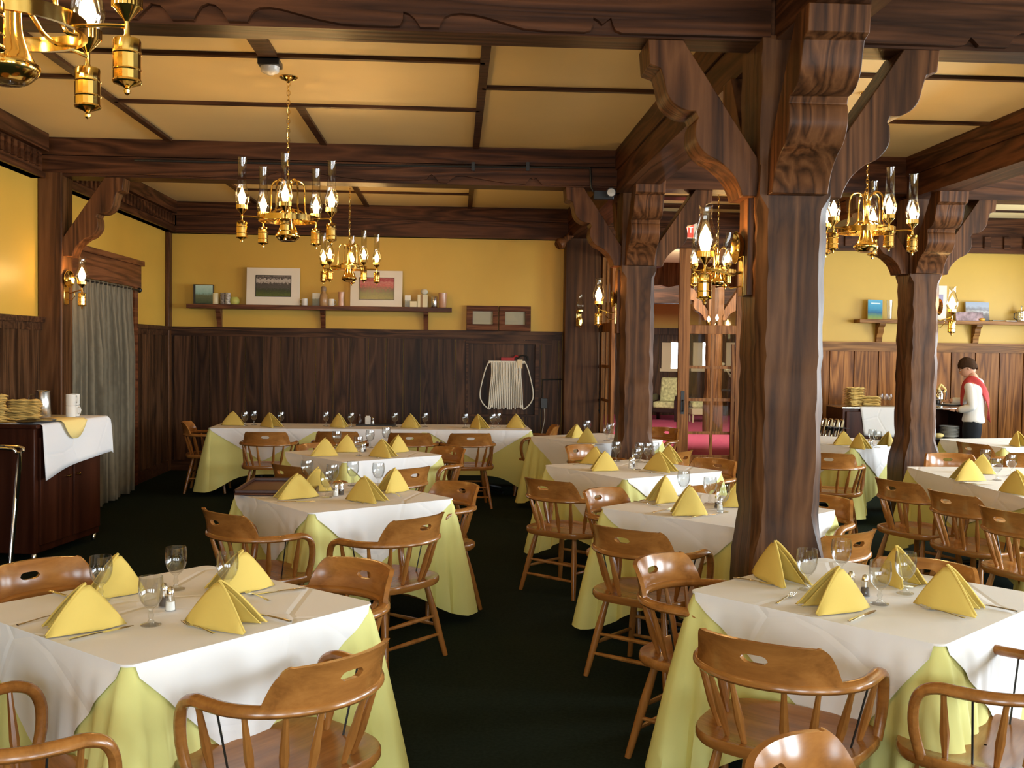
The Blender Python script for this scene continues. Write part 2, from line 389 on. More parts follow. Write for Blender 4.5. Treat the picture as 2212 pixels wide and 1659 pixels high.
# corner posts against the walls
pl = aty(372, 700, YB)
o = MB().box(XL, pl.x, YB-.14, YB, 0, 3.18).build('pillar', post_m, bevel=.012); struct(o, 'dark corner pilaster in the left back corner', 'pillar')
PY = 9.98
o = MB().box(XL, XL+.22, PY-.14, PY+.14, 0, 3.3).build('pillar', post_m, bevel=.015); struct(o, 'dark wall pilaster carrying the left end of the cross beam', 'pillar')
LPIL = o
o = MB().box(1.46, 1.94, YB-.22, YB, 0, 3.2).build('pillar', post_m, bevel=.015); struct(o, 'dark broad pilaster between the back wall and the glass doors', 'pillar')
# ceiling battens
def batten(x0, x1, y0, y1, i, lab): struct(MB().box(x0, x1, y0, y1, ZC-.025, ZC).build('trim_%d' % i, trim_m, fix=False), lab, 'trim')
n = 8
for x in (-2.65, 0.17): batten(x-.03, x+.03, 5.2, 9.8, n, 'long ceiling batten running away from the viewer'); n += 1
batten(-1.27, -1.21, 8.3, 9.8, n, 'short ceiling batten above the middle chandelier'); n += 1
batten(-1.29, -1.17, 5.2, 6.95, n, 'short ceiling batten at the smoke detector'); n += 1
for y, x0, x1 in ((6.88, -2.65, .17), (8.27, -2.65, .17), (7.55, .17, 1.5), (7.56, XL, -2.65), (6.95, 1.8, 4.32), (8.30, 1.8, 4.32)):
    batten(x0, x1, y-.022, y+.022, n, 'thin ceiling batten running across the room'); n += 1
for x in (-2.65, -1.2, .17): batten(x-.03, x+.03, 10.1, YB, n, 'ceiling batten in the far bay'); n += 1
for y, x0, x1 in ((12.8, -2.65, .17), (11.6, .17, 1.5)): batten(x0, x1, y-.022, y+.022, n, 'thin ceiling batten across the far bay'); n += 1
for y in (12.72, 13.42): batten(1.8, 4.3, y-.14, y+.14, n, 'broad ceiling batten before the glass doors'); n += 1
for y in (12.2, 13.3): batten(4.6, XR, y-.025, y+.025, n, 'ceiling batten in the far right bay'); n += 1
batten(6.3, 6.36, 10.1, YB, n, 'long ceiling batten in the far right bay'); n += 1

# ------------------------------------------------------------------ beams with carved lower edge
def carved_plank(b, px, Y, low, z1, ref):
    """front plank whose lower edge carries the scallops; px = [(x pixel, y pixel)] measured on the plane Y"""
    P = [aty(x, y, Y) for x, y in px]
    poly = [(p.x, max(low, p.z)) for p in P]
    for i in range(len(poly)-1):
        (x0, a), (x1, c) = poly[i], poly[i+1]
        b.add([(x0, Y-.035, a), (x1, Y-.035, c), (x1, Y-.035, z1), (x0, Y-.035, z1), (x0, Y, a), (x1, Y, c), (x1, Y, z1), (x0, Y, z1)],
              [(0, 1, 2, 3), (4, 7, 6, 5), (0, 4, 5, 1), (3, 2, 6, 7), (0, 3, 7, 4), (1, 5, 6, 2)])
    return b
def lowline(x): return 60+(x-209)*.0275
E1 = [(-60, 52), (250, 58), (300, 57), (330, 12), (350, 16), (364, 30), (375, 56), (422, 57), (428, 34), (438, 18), (452, 12), (468, 15), (482, 27), (490, 40), (496, 56), (538, 58), (542, 40), (550, 28), (562, 21), (585, 20),
      (610, 24), (650, 35), (690, 46), (740, 56), (800, 62), (850, 64), (864, 60), (871, 46), (872, 30), (884, 34), (896, 44), (904, 56), (908, 72), (948, 74), (951, 56), (960, 42), (975, 35), (995, 33), (1020, 35), (1050, 42),
      (1090, 54), (1130, 66), (1180, 75), (1240, 80), (1262, 79), (1274, 70), (1279, 55), (1280, 42), (1290, 48), (1299, 57), (1308, 50), (1318, 43), (1322, 58), (1328, 70), (1342, 82), (1400, 86), (1480, 88), (1660, 92)]
b = MB().box(XL, 1.58, 4.96, 5.16, 3.18, ZC)
carved_plank(b, E1, 4.96, 3.19, ZC, 0)
struct(b.build('beam', beam_x, fix=False), 'carved cross beam along the top of the picture, left of the big post', 'beam')
E1r = [(1780, 94), (1990, 101), (2060, 103), (2078, 101), (2090, 85), (2097, 92), (2108, 104), (2170, 106), (2182, 84), (2200, 76), (2230, 74), (2300, 90), (2400, 108), (2900, 120)]
b = MB().box(1.8, XR, 4.96, 5.16, 3.165, ZC); carved_plank(b, E1r, 4.96, 3.17, ZC, 0)
struct(b.build('beam', beam_x, fix=False), 'carved cross beam along the top, right of the big post', 'beam')
S2 = 9.85
E2 = [(60, 372), (300, 378), (500, 388), (560, 386), (600, 373), (660, 372), (740, 384), (800, 390), (900, 391), (922, 388), (928, 380), (933, 378), (942, 386), (948, 397), (966, 399), (972, 390), (984, 382), (1000, 381), (1040, 388), (1080, 395), (1135, 400), (1145, 385), (1151, 389), (1158, 385), (1170, 400), (1210, 402), (1340, 404)]
b = MB().box(XL, 1.62, S2, S2+.28, 3.42, ZC).box(XL, 1.62, S2+.02, S2+.28, 3.23, 3.41); carved_plank(b, E2, S2+.02, 3.24, 3.41, 0)
struct(b.build('beam', beam_x, fix=False), 'double cross beam over the middle of the room, left of the middle post', 'beam')
b = MB().box(1.8, 4.4, S2, S2+.28, 3.23, ZC).box(4.6, XR, S2, S2+.28, 3.19, ZC)
struct(b.build('beam', beam_x, fix=False), 'cross beam between the middle post and the right post', 'beam')
def long_beam(x0, x1, y0, y1, lab):
    b = MB().box(x0, x1, y0, y1, 3.39, ZC).box(x0+.015, x1-.015, y0, y1, 3.18, 3.385)
    struct(b.build('beam', beam_y, fix=False), lab, 'beam')
long_beam(1.49, 1.83, 5.16, 9.85, 'beam running from the big post to the middle post')
long_beam(1.49, 1.83, 10.13, YB-.1, 'beam running from the middle post to the back wall')
long_beam(1.49, 1.83, 1.0, 4.96, 'beam running from the big post towards the viewer')
long_beam(4.30, 4.66, 1.0, 9.85, 'dark beam running to the right hand post')
long_beam(4.30, 4.66, 10.13, YB-.1, 'beam running from the right post to the back wall')

# ------------------------------------------------------------------ hewn posts and their brackets
def hewn_post(name, x, y, h, lab, foot=.22, ztop=3.2):
    R = random.Random(int(x*100+y)); b = MB(); zs = []; z = 0
    while z < ztop: zs.append(z); z += .07
    zs.append(ztop); rows = []
    for z in zs:
        if z < .62: s, c = foot, .012
        elif z < .92:
            t = (z-.62)/.30; t = t*t*(3-2*t); s, c = foot+(h-foot)*t, .012+.035*t
        elif z < 2.40: s, c = h, .042
        else: s, c = h+.006, .004
        j = lambda: R.uniform(-1, 1)*(.006 if .9 < z < 2.4 else .003)
        pts = []
        for sx, sy in ((1, -1), (1, 1), (-1, 1), (-1, -1)):
            a = (sx*s+j(), sy*(s-c)+j()); d = (sx*(s-c)+j(), sy*s+j())
            pts += [d, a] if sx*sy < 0 else [a, d]
        rows.append([(x+p[0], y+p[1], z) for p in pts]+[(x+pts[0][0], y+pts[0][1], z)])
    b.grid(rows); o = b.build(name, post_m, ang=30)
    return struct(o, lab, 'post')
BP = [(.0, .735), (.085, .735)]+[p[:2] for p in catmull([(.085, .735), (.10, .69), (.135, .63), (.20, .572), (.255, .545), (.295, .505), (.318, .455), (.316, .39), (.305, .365)], 4)]+[(.318, .335)]\
    + [p[:2] for p in catmull([(.318, .335), (.36, .333), (.405, .315), (.44, .285), (.462, .245), (.475, .19), (.492, .135)], 4)]+[(.545, .118), (.555, 0), (.385, 0), (.0, .57)]
def bracket_mesh(wd, sc_=1.0):
    b = MB(); b.prism([(u*sc_, -d*sc_) for u, d in BP], -wd/2, wd/2); return b
def bracket(px, py, zt, ang, wd, parent_label, off=.16, name='bracket'):
    o = bracket_mesh(wd).build(name, brk_m, bevel=.012, ang=35)
    o.location = (px+off*math.cos(ang), py+off*math.sin(ang), zt); o.rotation_euler = (0, 0, ang)
    return struct(o, parent_label, 'bracket')
P1, P2, P3 = (1.613, 5.10), (1.73, 10.0), (4.52, 10.0)
hewn_post('post', *P1, .168, 'big hewn timber post in the middle of the room', .185)
hewn_post('post', *P2, .16, 'hewn timber post before the glass doors', .19)
hewn_post('post', *P3, .155, 'hewn timber post beside the waitress', .19)
Bn = {PI: 'left', 0: 'right', -PI/2: 'near', PI/2: 'far'}
for (p, nm, zt, h) in ((P1, 'the big post', 3.18, .168), (P2, 'the post before the glass doors', 3.23, .16), (P3, 'the post beside the waitress', 3.20, .155)):
    for a in (PI, 0, -PI/2, PI/2):
        bracket(p[0], p[1], zt, a, .25 if a in (PI, 0) else .27, 'carved bracket on the %s side of %s' % (Bn[a], nm), h-.01)
bracket(XL+.22, PY, 3.23, 0, .2, 'carved bracket on the left wall pilaster', -.01)
# ------------------------------------------------------------------ glass doors
def leaf(name, lab, x0, wdt, rz, zt):
    e = empty(name, (x0, YB+.03, 0), rz); tag(e, lab, 'door', kind='structure')
    st = .155
    zr = [1.0, .64, 1.36] 
    b = MB().box(0, st, -.025, .025, 0, zt).box(wdt-st, wdt, -.025, .025, 0, zt).box(st, wdt-st, -.025, .025, 0, .25).box(st, wdt-st, -.025, .025, 1.93, 2.05).box(st, wdt-st, -.025, .025, zt-.16, zt)
    b.build('door_frame', door_m, e, bevel=.004, fix=False)
    b = MB(); mx = wdt/2
    b.box(mx-.02, mx+.02, -.015, .015, .25, 1.93).box(mx-.02, mx+.02, -.015, .015, 2.05, zt-.16)
    for z in (.56, 1.02, 1.47): b.box(st, wdt-st, -.014, .014, z-.02, z+.02)
    b.build('glazing_bars', door_m, e, fix=False)
    MB().box(st, wdt-st, -.003, .003, .25, 1.93).build('door_pane', pane_m, e, fix=False)
    MB().box(st, wdt-st, -.003, .003, 2.05, zt-.16).build('door_pane', pane_m, e, fix=False)
    h = MB().tube([(.07, -.03, .86), (.07, -.085, .87), (.07, -.09, .93), (.07, -.085, 1.0), (.07, -.03, 1.01)], .011).box(.045, .095, -.032, -.025, .82, 1.14).build('door_handle', black_m, e)
    return e
xa, xb = aty(1465, 800, YB).x, aty(1613, 800, YB).x
leaf('door_3', 'closed leaf of the glazed lobby doors', xa, xb-xa, 0, DZ-.02)
leaf('door_4', 'open leaf of the glazed lobby doors seen edge on', 2.0, .9, -PI/2+.03, DZ-.02)
b = MB().box(DX0-.02, DX0+.04, YB-.04, YB+.2, 0, DZ).box(xb, DX1, YB-.04, YB+.2, 0, DZ).box(DX0, DX1, YB-.04, YB+.2, DZ-.02, DZ+.12)
struct(b.build('trim_60', door_m, fix=False), 'wooden casing of the lobby doorway', 'trim')
# ------------------------------------------------------------------ captain's chair (faces +y, seat centre over the origin)
def arc(a, rx=.282, ry=.250, cy=-.02): return rx*math.cos(a), cy+ry*math.sin(a)
def make_chair():
    t = empty('captains_chair'); tag(t, 'oak captains chair', 'chair')
    def outline(k, sc_):
        a = 2*PI*k/40; c, s = math.cos(a), math.sin(a); e = 2/3.2
        x = .282*math.copysign(abs(c)**e, c); y = .246*math.copysign(abs(s)**e, s)
        x *= 1+.05*(y/.246)
        return x*sc_, y*sc_
    b = MB(); rows = []
    for sc_, z in ((.02, .426), (.35, .425), (.6, .428), (.8, .437), (.93, .446), (.985, .446), (1.0, .438), (1.0, .418), (.97, .406), (.6, .402), (.02, .402)):
        rows.append([(*outline(k, sc_), z) for k in range(41)])
    b.grid(rows).build('seat', oak, t, ang=50)
    # bent arm rail, one continuous hoop from seat edge to seat edge
    P = [(.268, .12, .43), (.275, .143, .52), (.278, .143, .60), (.281, .118, .648), (.283, .07, .668), (.283, .02, .668)]
    A = []
    for i in range(0, 33):
        a = -PI*i/32; x, y = arc(a); A.append((x, y, .668))
    half = catmull(P, 5)
    path = half+A[1:-1]+[(-x, y, z) for x, y, z in reversed(half)]
    nn = len(path); rr = []; rz = []
    for i, p in enumerate(path):
        k = min(1, max(0, (p[2]-.43)/.24)); rr.append(.0175+.006*k); rz.append(.0175)
    MB().tube(path, rr, 10, rz).build('arm_rail', oak, t)
    # crest board with a hand hole, flared outwards towards the top
    N = 76; half_a = math.radians(55); th = .019; rows = []
    def pt(u, h, side):
        a = -PI/2+u*half_a; k = h/.13; ex = .032*k*k+.004
        r = th/2*side
        return ((.282+ex+r)*math.cos(a), -.02+(.250+ex+r)*math.sin(a), .680+h)
    def top(u):
        v = abs(u)
        if v < .66: return .125-.006*(v/.66)**2
        q = min(1, (v-.66)/.34); return .119*(1-q*q*(3-2*q)*.0-q**1.8)+.004
    us = [-1+2*i/N for i in range(N+1)]
    def hole(u):
        v = abs(u)/.145
        if v >= 1: return .066, .066
        e = .015*(1-v**5)**.5; return .066-e, .066+e
    fr = lambda s: [[pt(u, h, s) for u in us] for h in ()]
    b = MB(); lo = []; 
    def strip(f0, f1, m):
        R = []
        for s in (1, -1):
            R.append([[pt(u, f0(u)+(f1(u)-f0(u))*j/m, s) for u in us] for j in range(m+1)])
        b.grid(R[0]); b.grid([list(reversed(r)) for r in R[1]])
        return R
    hl = lambda u: min(hole(u)[0], top(u)*.52); hh = lambda u: max(hl(u), min(hole(u)[1], top(u)*.52) if abs(u) > .145 else hole(u)[1])
    R1 = strip(lambda u: 0, hl, 3); R2 = strip(hh, top, 3)
    b.grid([R2[0][-1], R2[1][-1]]); b.grid([R1[0][0], R1[1][0]])          # top and bottom edges
    k0, k1 = [i for i, u in enumerate(us) if abs(u) < .145][0]-1, [i for i, u in enumerate(us) if abs(u) < .145][-1]+2
    b.grid([R1[0][-1][k0:k1], R1[1][-1][k0:k1]]); b.grid([R2[0][0][k0:k1], R2[1][0][k0:k1]])          # walls of the hand hole
    b.grid([[r[0] for r in R1[0]+R2[0]], [r[0] for r in R1[1]+R2[1]]]); b.grid([[r[-1] for r in R1[0]+R2[0]], [r[-1] for r in R1[1]+R2[1]]])
    b.build('backrest', oak, t, ang=45)
    SP = [(.009, 0), (.0115, .15), (.0155, .38), (.0125, .6), (.0095, .85), (.009, 1)]
    for d in (8, -24, -50, -72, -108, -130, -156, -188):
        a = math.radians(d); x, y = arc(a, .215, .19, -.005)
        X, Y = arc(a)
        if d in (8, -188): x, y = (.228 if d == 8 else -.228), .06; X = .282 if d == 8 else -.282; Y = .055
        MB().rod((x, y, .435), (X, Y, .66), SP, 8).build('spindle', oak_z, t)
    for s in (1, -1): MB().rod((s*.225, -.02, .435), (s*.281, -.03, .662), [(.0035, 0), (.0035, 1)], 6).build('brace_rod', black_m, t)
    LG = [(.014, 0), (.0155, .1), (.019, .45), (.0205, .6), (.017, .85), (.015, 1)]
    L = {}
    for sx in (1, -1):
        for sy in (1, -1):
            a, c = Vector((sx*.235, sy*.225-.01, 0)), Vector((sx*.165, sy*.145, .41)); L[sx, sy] = (a, c)
            MB().rod(a, c, LG, 10).build('leg', oak_z, t)
    at = lambda k, z: L[k][0].lerp(L[k][1], z/.41)
    ST = [(.008, 0), (.011, .3), (.0125, .5), (.011, .7), (.008, 1)]
    for k0, k1, z in (((1, 1), (-1, 1), .24), ((1, 1), (-1, 1), .13), ((1, -1), (-1, -1), .22), ((1, -1), (-1, -1), .12), ((1, 1), (1, -1), .17), ((-1, 1), (-1, -1), .17)):
        MB().rod(at(k0, z), at(k1, z), ST, 8).build('stretcher', oak_z, t)
    return t
place_chair = proto(make_chair())
def chair(px, py, ang, label, group, z=None):
    """crest middle seen at (px, py); ang = direction the chair faces, degrees from +x"""
    if z is None: z = .825 if 5 < ang < 170 else .775
    c = atz(px, py, z); a = math.radians(ang)
    rz = a-PI/2
    loc = (c.x+.305*math.cos(a), c.y+.305*math.sin(a), 0)
    return place_chair(loc, rz, label, group)
def chair_at(x, y, ang, label, group): return place_chair((x, y, 0), math.radians(ang)-PI/2, label, group)

# ------------------------------------------------------------------ tables with a yellow under cloth and a white over cloth
def perimeter(hx, hy, r, m):
    """rounded rectangle: (x, y, nx, ny, side, s, corner) with s in -1..1 along each side, corner = distance to the corner"""
    out = []
    cs = [((1, -1), -PI/2), ((1, 1), 0), ((-1, 1), PI/2), ((-1, -1), PI)]
    dirs = [((-1, -1), (1, -1)), ((1, -1), (1, 1)), ((1, 1), (-1, 1)), ((-1, 1), (-1, -1))]
    for si, (a, c) in enumerate(dirs):
        A = Vector((a[0]*hx, a[1]*hy)); B = Vector((c[0]*hx, c[1]*hy)); d = (B-A).normalized(); nrm = Vector((d.y, -d.x)); L = (B-A).length
        for i in range(m+1):
            t = i/m; s = .5-.5*math.cos(PI*t) if False else t
            p = A+d*(r+(L-2*r)*s)
            out.append((p.x, p.y, nrm.x, nrm.y, si, 2*(r+(L-2*r)*s)/L-1, min(r+(L-2*r)*s, L-r-(L-2*r)*s)))
        cc = B-d*r-nrm*r
        for k in range(1, 8):
            an = math.atan2(nrm.y, nrm.x)+PI/2*k/8
            out.append((cc.x+r*math.cos(an), cc.y+r*math.sin(an), math.cos(an), math.sin(an), si, 1.0 if k < 4 else -1.0, r*.5*abs(k-4)/4))
    return out
ZT = .75
def hang(v, c, s, hx, si, ph):           # how far the cloth stands off the table side, v = share of the drop
    k = math.exp(-(c/.13)**2); k2 = math.exp(-(c/.26)**2)
    o = v**.8*(.035+.10*k)+.034*v*k2*math.cos(2*PI*c/.105)+.008*v*math.sin(9*s*hx*2+ph+si*1.7)
    return o*min(1, v/.06), k2
def under_cloth(hx, hy, drop, seed, m=44):
    R = random.Random(seed); per = perimeter(hx-.002, hy-.002, .03, m); ph = R.uniform(0, 6); rows = [[(0, 0, ZT+.002)]*(len(per)+1)]
    rows.append([(x*.96, y*.96, ZT+.002) for x, y, *_ in per]); rows[-1].append(rows[-1][0])
    NV = 16
    for j in range(NV+1):
        v = j/NV; row = []
        for x, y, nx, ny, si, s, c in per:
            o, k2 = hang(v, c, s, hx, si, ph)
            z = ZT+.002-(.012 if j else 0)*min(1, v*12)-v*drop*(1+.38*k2)
            row.append((x+nx*(o+.004*min(1, j)), y+ny*(o+.004*min(1, j)), max(.012, z)))
        row.append(row[0]); rows.append(row)
    return MB().grid(rows)
def over_cloth(hx, hy, drop, seed, apex, m=44, flaps=None, udrop=.5):
    """white cloth turned 45 degrees: a triangular flap hangs over each side"""
    R = random.Random(seed-5); per = perimeter(hx-.002, hy-.002, .03, m); rows = [[(0, 0, ZT+.006)]*(len(per)+1)]; ph = R.uniform(0, 6)
    for q in (.5, .97): rows.append([(x*q, y*q, ZT+.0065) for x, y, *_ in per]); rows[-1].append(rows[-1][0])
    for j in range(11):
        v = j/10; row = []
        for x, y, nx, ny, si, s, c in per:
            ap = apex[si]; d = (1-(s-ap)/(1-ap)) if s > ap else (1-(ap-s)/(1+ap))
            if flaps and si in (0, 2):
                f = ((s+1)/2*flaps) % 1.0; d = 1-abs(2*f-1)
            d = max(.0, d)*drop+.006
            dz = v*d; k2 = math.exp(-(c/.26)**2); vu = max(0, dz-.012)/(udrop*(1+.38*k2)); o, _ = hang(vu, c, s, hx, si, ph)
            o += .007+.007*min(1, dz/.05)
            row.append((x+nx*o, y+ny*o, ZT+.0065-dz-(.004 if j else 0)*min(1, dz/.02)))
        row.append(row[0]); rows.append(row)
    return MB().grid(rows)
def table(lab, x, y, ang, hx=.5, hy=.5, dropw=.34, apex=(.1, -.1, .1, -.1), seed=1, dropy=.50, flaps=None, ped=None):
    rz = math.radians(ang)
    t = empty('dining_table', (x, y, 0), rz); tag(t, lab[0], 'table', 'dining tables')
    MB().box(-hx+.016, hx-.016, -hy+.016, hy-.016, ZT-.03, ZT).build('tabletop', cherry, t, bevel=.004, fix=False)
    for k, (px, py) in enumerate(ped or [(0, 0)]):
        MB().lathe([(.035, .04), (.035, .68), (.09, .70), (.12, .72)], 16, (px, py, 0)).build('pedestal', black_m, t)
        b = MB()
        for i in range(4):
            a = PI/4+PI/2*i; b.tube([(px+.03*math.cos(a), py+.03*math.sin(a), .06), (px+.16*math.cos(a), py+.16*math.sin(a), .04), (px+.30*math.cos(a), py+.30*math.sin(a), .014)], [.028, .02, .014], 8)
        b.build('pedestal_foot', black_m, t)
    u = under_cloth(hx, hy, dropy, seed).build('under_cloth', yel_c, None, ang=60, fix=False)
    u.location = (x, y, 0); u.rotation_euler = (0, 0, rz); tag(u, 'yellow cloth under the white one on '+lab[1], 'tablecloth', 'yellow under cloths')
    o = over_cloth(hx, hy, dropw, seed+5, apex, flaps=flaps, udrop=dropy).build('over_cloth', white_c, None, ang=60, fix=False)
    o.location = (x, y, 0); o.rotation_euler = (0, 0, rz); tag(o, 'white cloth laid cornerwise over '+lab[1], 'tablecloth', 'white over cloths')
    return t
N = dict(T1='the nearest table on the left', T2='the second table of the left row', T3='the third table of the left row', T4='the long table by the dark back wall',
         T5='the table behind the big post', T6='the table before the middle post', T7='the table nearest the glass doors', T8='the nearest table on the right',
         T9='the table left of the waitress post', T10='the long table beside the three chairs', T11='the table right of the waitress')
L = lambda k, s: ('%s' % s, N[k])
table(L('T1', 'square cloth covered table, nearest on the left of the aisle'), -.998, 3.775, 49.0, seed=11, dropw=.38, apex=(-.25, 0, .1, .25))
table(L('T2', 'square cloth covered table, second of the left row'), -.699, 6.584, 36.7, seed=12, apex=(-.2, 0, .1, .2))
table(L('T3', 'square cloth covered table, third of the left row'), -.803, 9.194, 37.6, seed=13, apex=(-.2, 0, .1, .2))
table(L('T4', 'long banquet table under white and yellow cloths by the dark back wall'), -.947, 12.283, 1.3, 1.825, .40, seed=14, flaps=3, dropw=.36, ped=[(-1.3, 0), (0, 0), (1.3, 0)])
table(L('T5', 'square cloth covered table partly hidden by the big post'), 1.58, 6.122, 42.8, seed=15, apex=(0, 0, .1, .2))
table(L('T6', 'square cloth covered table in front of the middle post'), 1.417, 8.206, 30.8, seed=16, apex=(0, 0, .1, .2))
table(L('T7', 'square cloth covered table in front of the glass doors'), 1.50, 10.95, 33, seed=17, apex=(0, 0, .1, .2))
table(L('T8', 'square cloth covered table, nearest on the right'), 1.638, 3.968, 40.7, seed=18, dropw=.42, apex=(0, 0, .1, .35))
table(L('T9', 'square cloth covered table between the big post and the waitress post'), 4.02, 10.9, 42, seed=19, apex=(0, 0, .1, .2))
table(L('T10', 'long cloth covered table with three chairs along its left side'), 4.26, 7.45, 0, .5, 1.0, seed=20, ped=[(0, -.5), (0, .5)])
table(L('T11', 'cloth covered table at the right edge beside the waitress'), 5.95, 10.85, 12, .5, .5, seed=21)

G = 'captains chairs round the tables'
FR, FL, BR, BL = 132, 40, 225, 318
chair(770, 1400, 140, 'oak captains chair with its back to the viewer at the nearest left table', G)
chair(800, 1224, 228, 'oak captains chair on the aisle side behind the nearest left table', G)
chair(55, 1226, 322, 'oak captains chair at the left edge, hand hole showing, behind the nearest left table', G)
chair(-225, 1478, 40, 'oak captains chair cut off by the lower left corner, only its arm showing', G)
chair(925, 1108, 140, 'oak captains chair at the near aisle side of the second left table', G)
chair(458, 1098, 44, 'oak captains chair at the near left side of the second left table', G)
chair(1005, 1050, 222, 'oak captains chair at the far aisle side of the second left table', G)
chair(900, 1005, 136, 'oak captains chair at the near aisle side of the third left table', G)
chair(602, 998, 42, 'oak captains chair at the near left side of the third left table', G)
chair(984, 972, 222, 'oak captains chair at the far aisle side of the third left table', G)
chair(668, 964, 318, 'oak captains chair behind the third left table, only its crest showing', G)
for px, py, a, wd in ((572, 929, 92, 'first from the left'), (727, 928, 90, 'second from the left'), (885, 931, 90, 'third from the left'), (1018, 932, 96, 'fourth from the left')):
    chair(px, py, a, 'oak captains chair along the long back table, '+wd, G)
chair(392, 916, 5, 'oak captains chair at the left end of the long back table', G)
chair(1208, 924, 178, 'oak captains chair at the right end of the long back table', G)
chair(1340, 1134, 50, 'oak captains chair at the near aisle side of the table behind the big post', G)
chair(1283, 1064, 316, 'shiny oak captains chair at the far aisle side of the table behind the big post', G)
chair(1862, 1143, 122, 'oak captains chair right of the big post, hand hole by its right end', G)
chair(1783, 1079, 225, 'oak captains chair peeping out behind the right corner of the big post table', G)
chair(1170, 1030, 46, 'oak captains chair on the aisle at the table before the middle post', G)
chair(1238, 967, 316, 'oak captains chair at the far left side of the table before the middle post', G)
chair(1545, 1038, 135, 'oak captains chair at the near right side of the table before the middle post', G)
chair(1555, 998, 222, 'oak captains chair left of the big post, hand hole showing, lit orange', G)
chair(1485, 970, 138, 'oak captains chair at the near right side of the glass door table', G)
chair_at(2.25, 11.75, 222, 'oak captains chair behind the glass door table, only its crest showing', G)
chair(1625, 1372, 52, 'oak captains chair with its back to the viewer at the nearest right table', G)
chair(1396, 1214, 318, 'shiny oak captains chair at the far left side of the nearest right table', G)
chair(2006, 1221, 232, 'oak captains chair at the far right side of the nearest right table, long hand hole', G)
chair(2365, 1385, 138, 'oak captains chair cut off by the right edge at the nearest right table', G)
chair(1650, 1635, 318, 'oak captains chair crest at the bottom edge, facing the viewer', G)
chair(1790, 974, 66, 'oak captains chair right of the big post at the table left of the waitress post', G)
chair(1922, 1031, 22, 'farthest oak captains chair of the row of three at right', G)
chair(2040, 1057, 20, 'middle oak captains chair of the row of three at right', G)
chair(2155, 1093, 18, 'nearest oak captains chair of the row of three at right', G)
chair(2045, 985, 262, 'oak captains chair at the far end of the long right table', G)
chair(2090, 952, 20, 'oak captains chair behind the waitress beside the right edge table', G)
chair(2235, 974, 92, 'oak captains chair cut off by the right edge beyond the long right table', G)

# ------------------------------------------------------------------ napkins folded into tents
def napkin(fx, fy, rx, ry, h, label, group, z=ZT+.0105):
    A, B = atz(fx, fy, z), atz(rx, ry, z); d = B-A; s = min(max(d.length, .20), .33); a = math.atan2(d.y, d.x); mid = (A+B)/2
    b = MB(); th = .006; R = random.Random(int(fx*7+ry)); w1 = R.uniform(.055, .08)
    for sd in (1, -1):
        for layer in (0, 1):                 # outer panel and the inner folded layer
            ins = .012*layer; rows = []
            n = 9
            for j in range(n+1):
                v = j/n; row = []
                # ridge runs from the low end F to the apex, open end from the apex down to the table
                for i in range(n+1):
                    u = i/n; x = -s/2+s*u
                    top_h = h*(1-abs(2*u-1)**1.25)
                    yt = w1*max(0, 2*u-1)*(1-layer*.25); yb = w1*(.35+.85*u**.8)*(1-layer*.3) if u > .02 else 0
                    zz = top_h*(1-v); k = v*(1-.0)
                    y = sd*(.003+yt+(max(yb, yt)-yt)*k*min(1, u*4)+.010*math.sin(PI*v)*u*(1-u))
                    row.append((x-ins*(u > .5), y, max(0, zz-ins*.6*(1-v))))
                rows.append(row)
            b.grid(rows)
    # rolled lips along the open edge
    for sd in (1, -1):
        pts = [(s/2-s*.5*t, sd*(.003+w1*(1-t)), max(.004, h*(1-abs(1-t)**1.25))) for t in [i/8 for i in range(9)]]
        b.tube(pts, .0045, 6)
    o = b.build('napkin', nap_c, None, ang=60, solid=.003)
    o.location = (mid.x, mid.y, z); o.rotation_euler = (0, 0, a)
    return tag(o, label, 'napkin', group)
NG = 'yellow napkin tents on the tables'
def naps(T, rows):
    for p, wd in rows: napkin(*p, 'yellow napkin tent %s on %s' % (wd, N[T]), NG)
naps('T1', [((272, 1347, 95, 1366, .148), 'at the near left'), ((398, 1343, 552, 1357, .150), 'next to the fork, near right,'), ((300, 1277, 210, 1286, .15), 'behind the left goblet'), ((592, 1264, 455, 1280, .15), 'at the far aisle side')])
naps('T2', [((690, 1072, 596, 1077, .15), 'at the near left'), ((714, 1060, 660, 1058, .15), 'at the far left'), ((747, 1078, 826, 1085, .15), 'at the near right'), ((885, 1058, 822, 1062, .15), 'at the far right')])
naps('T3', [((731, 984, 675, 983, .15), 'at the near left'), ((766, 976, 735, 975, .15), 'at the far left'), ((797, 985, 852, 988, .15), 'at the near right'), ((883, 975, 838, 976, .15), 'at the far right')])
for i, (p, wd) in enumerate([((477, 918, 527, 918), 'first from the left'), ((562, 920, 601, 923), 'second from the left'), ((712, 922, 749, 923), 'third from the left'), ((865, 923, 906, 924), 'fourth from the left'), ((1015, 923, 1048, 926), 'fifth from the left'), ((1093, 923, 1134, 924), 'sixth from the left')]):
    napkin(*p, .16, 'yellow napkin tent, %s on %s' % (wd, N['T4']), NG)
naps('T5', [((1462, 1082, 1412, 1084, .16), 'at the far left'), ((1530, 1112, 1450, 1110, .17), 'at the near left'), ((1612, 1094, 1582, 1092, .16), 'touching the big post')])
naps('T6', [((1338, 1016, 1277, 1015, .15), 'at the near left'), ((1390, 1013, 1456, 1020, .15), 'at the near right'), ((1300, 1003, 1275, 1000, .14), 'at the far left'), ((1425, 998, 1462, 1000, .15), 'at the far right')])
naps('T7', [((1290, 956, 1248, 955, .15), 'at the near left'), ((1262, 944, 1230, 945, .14), 'at the far left')])
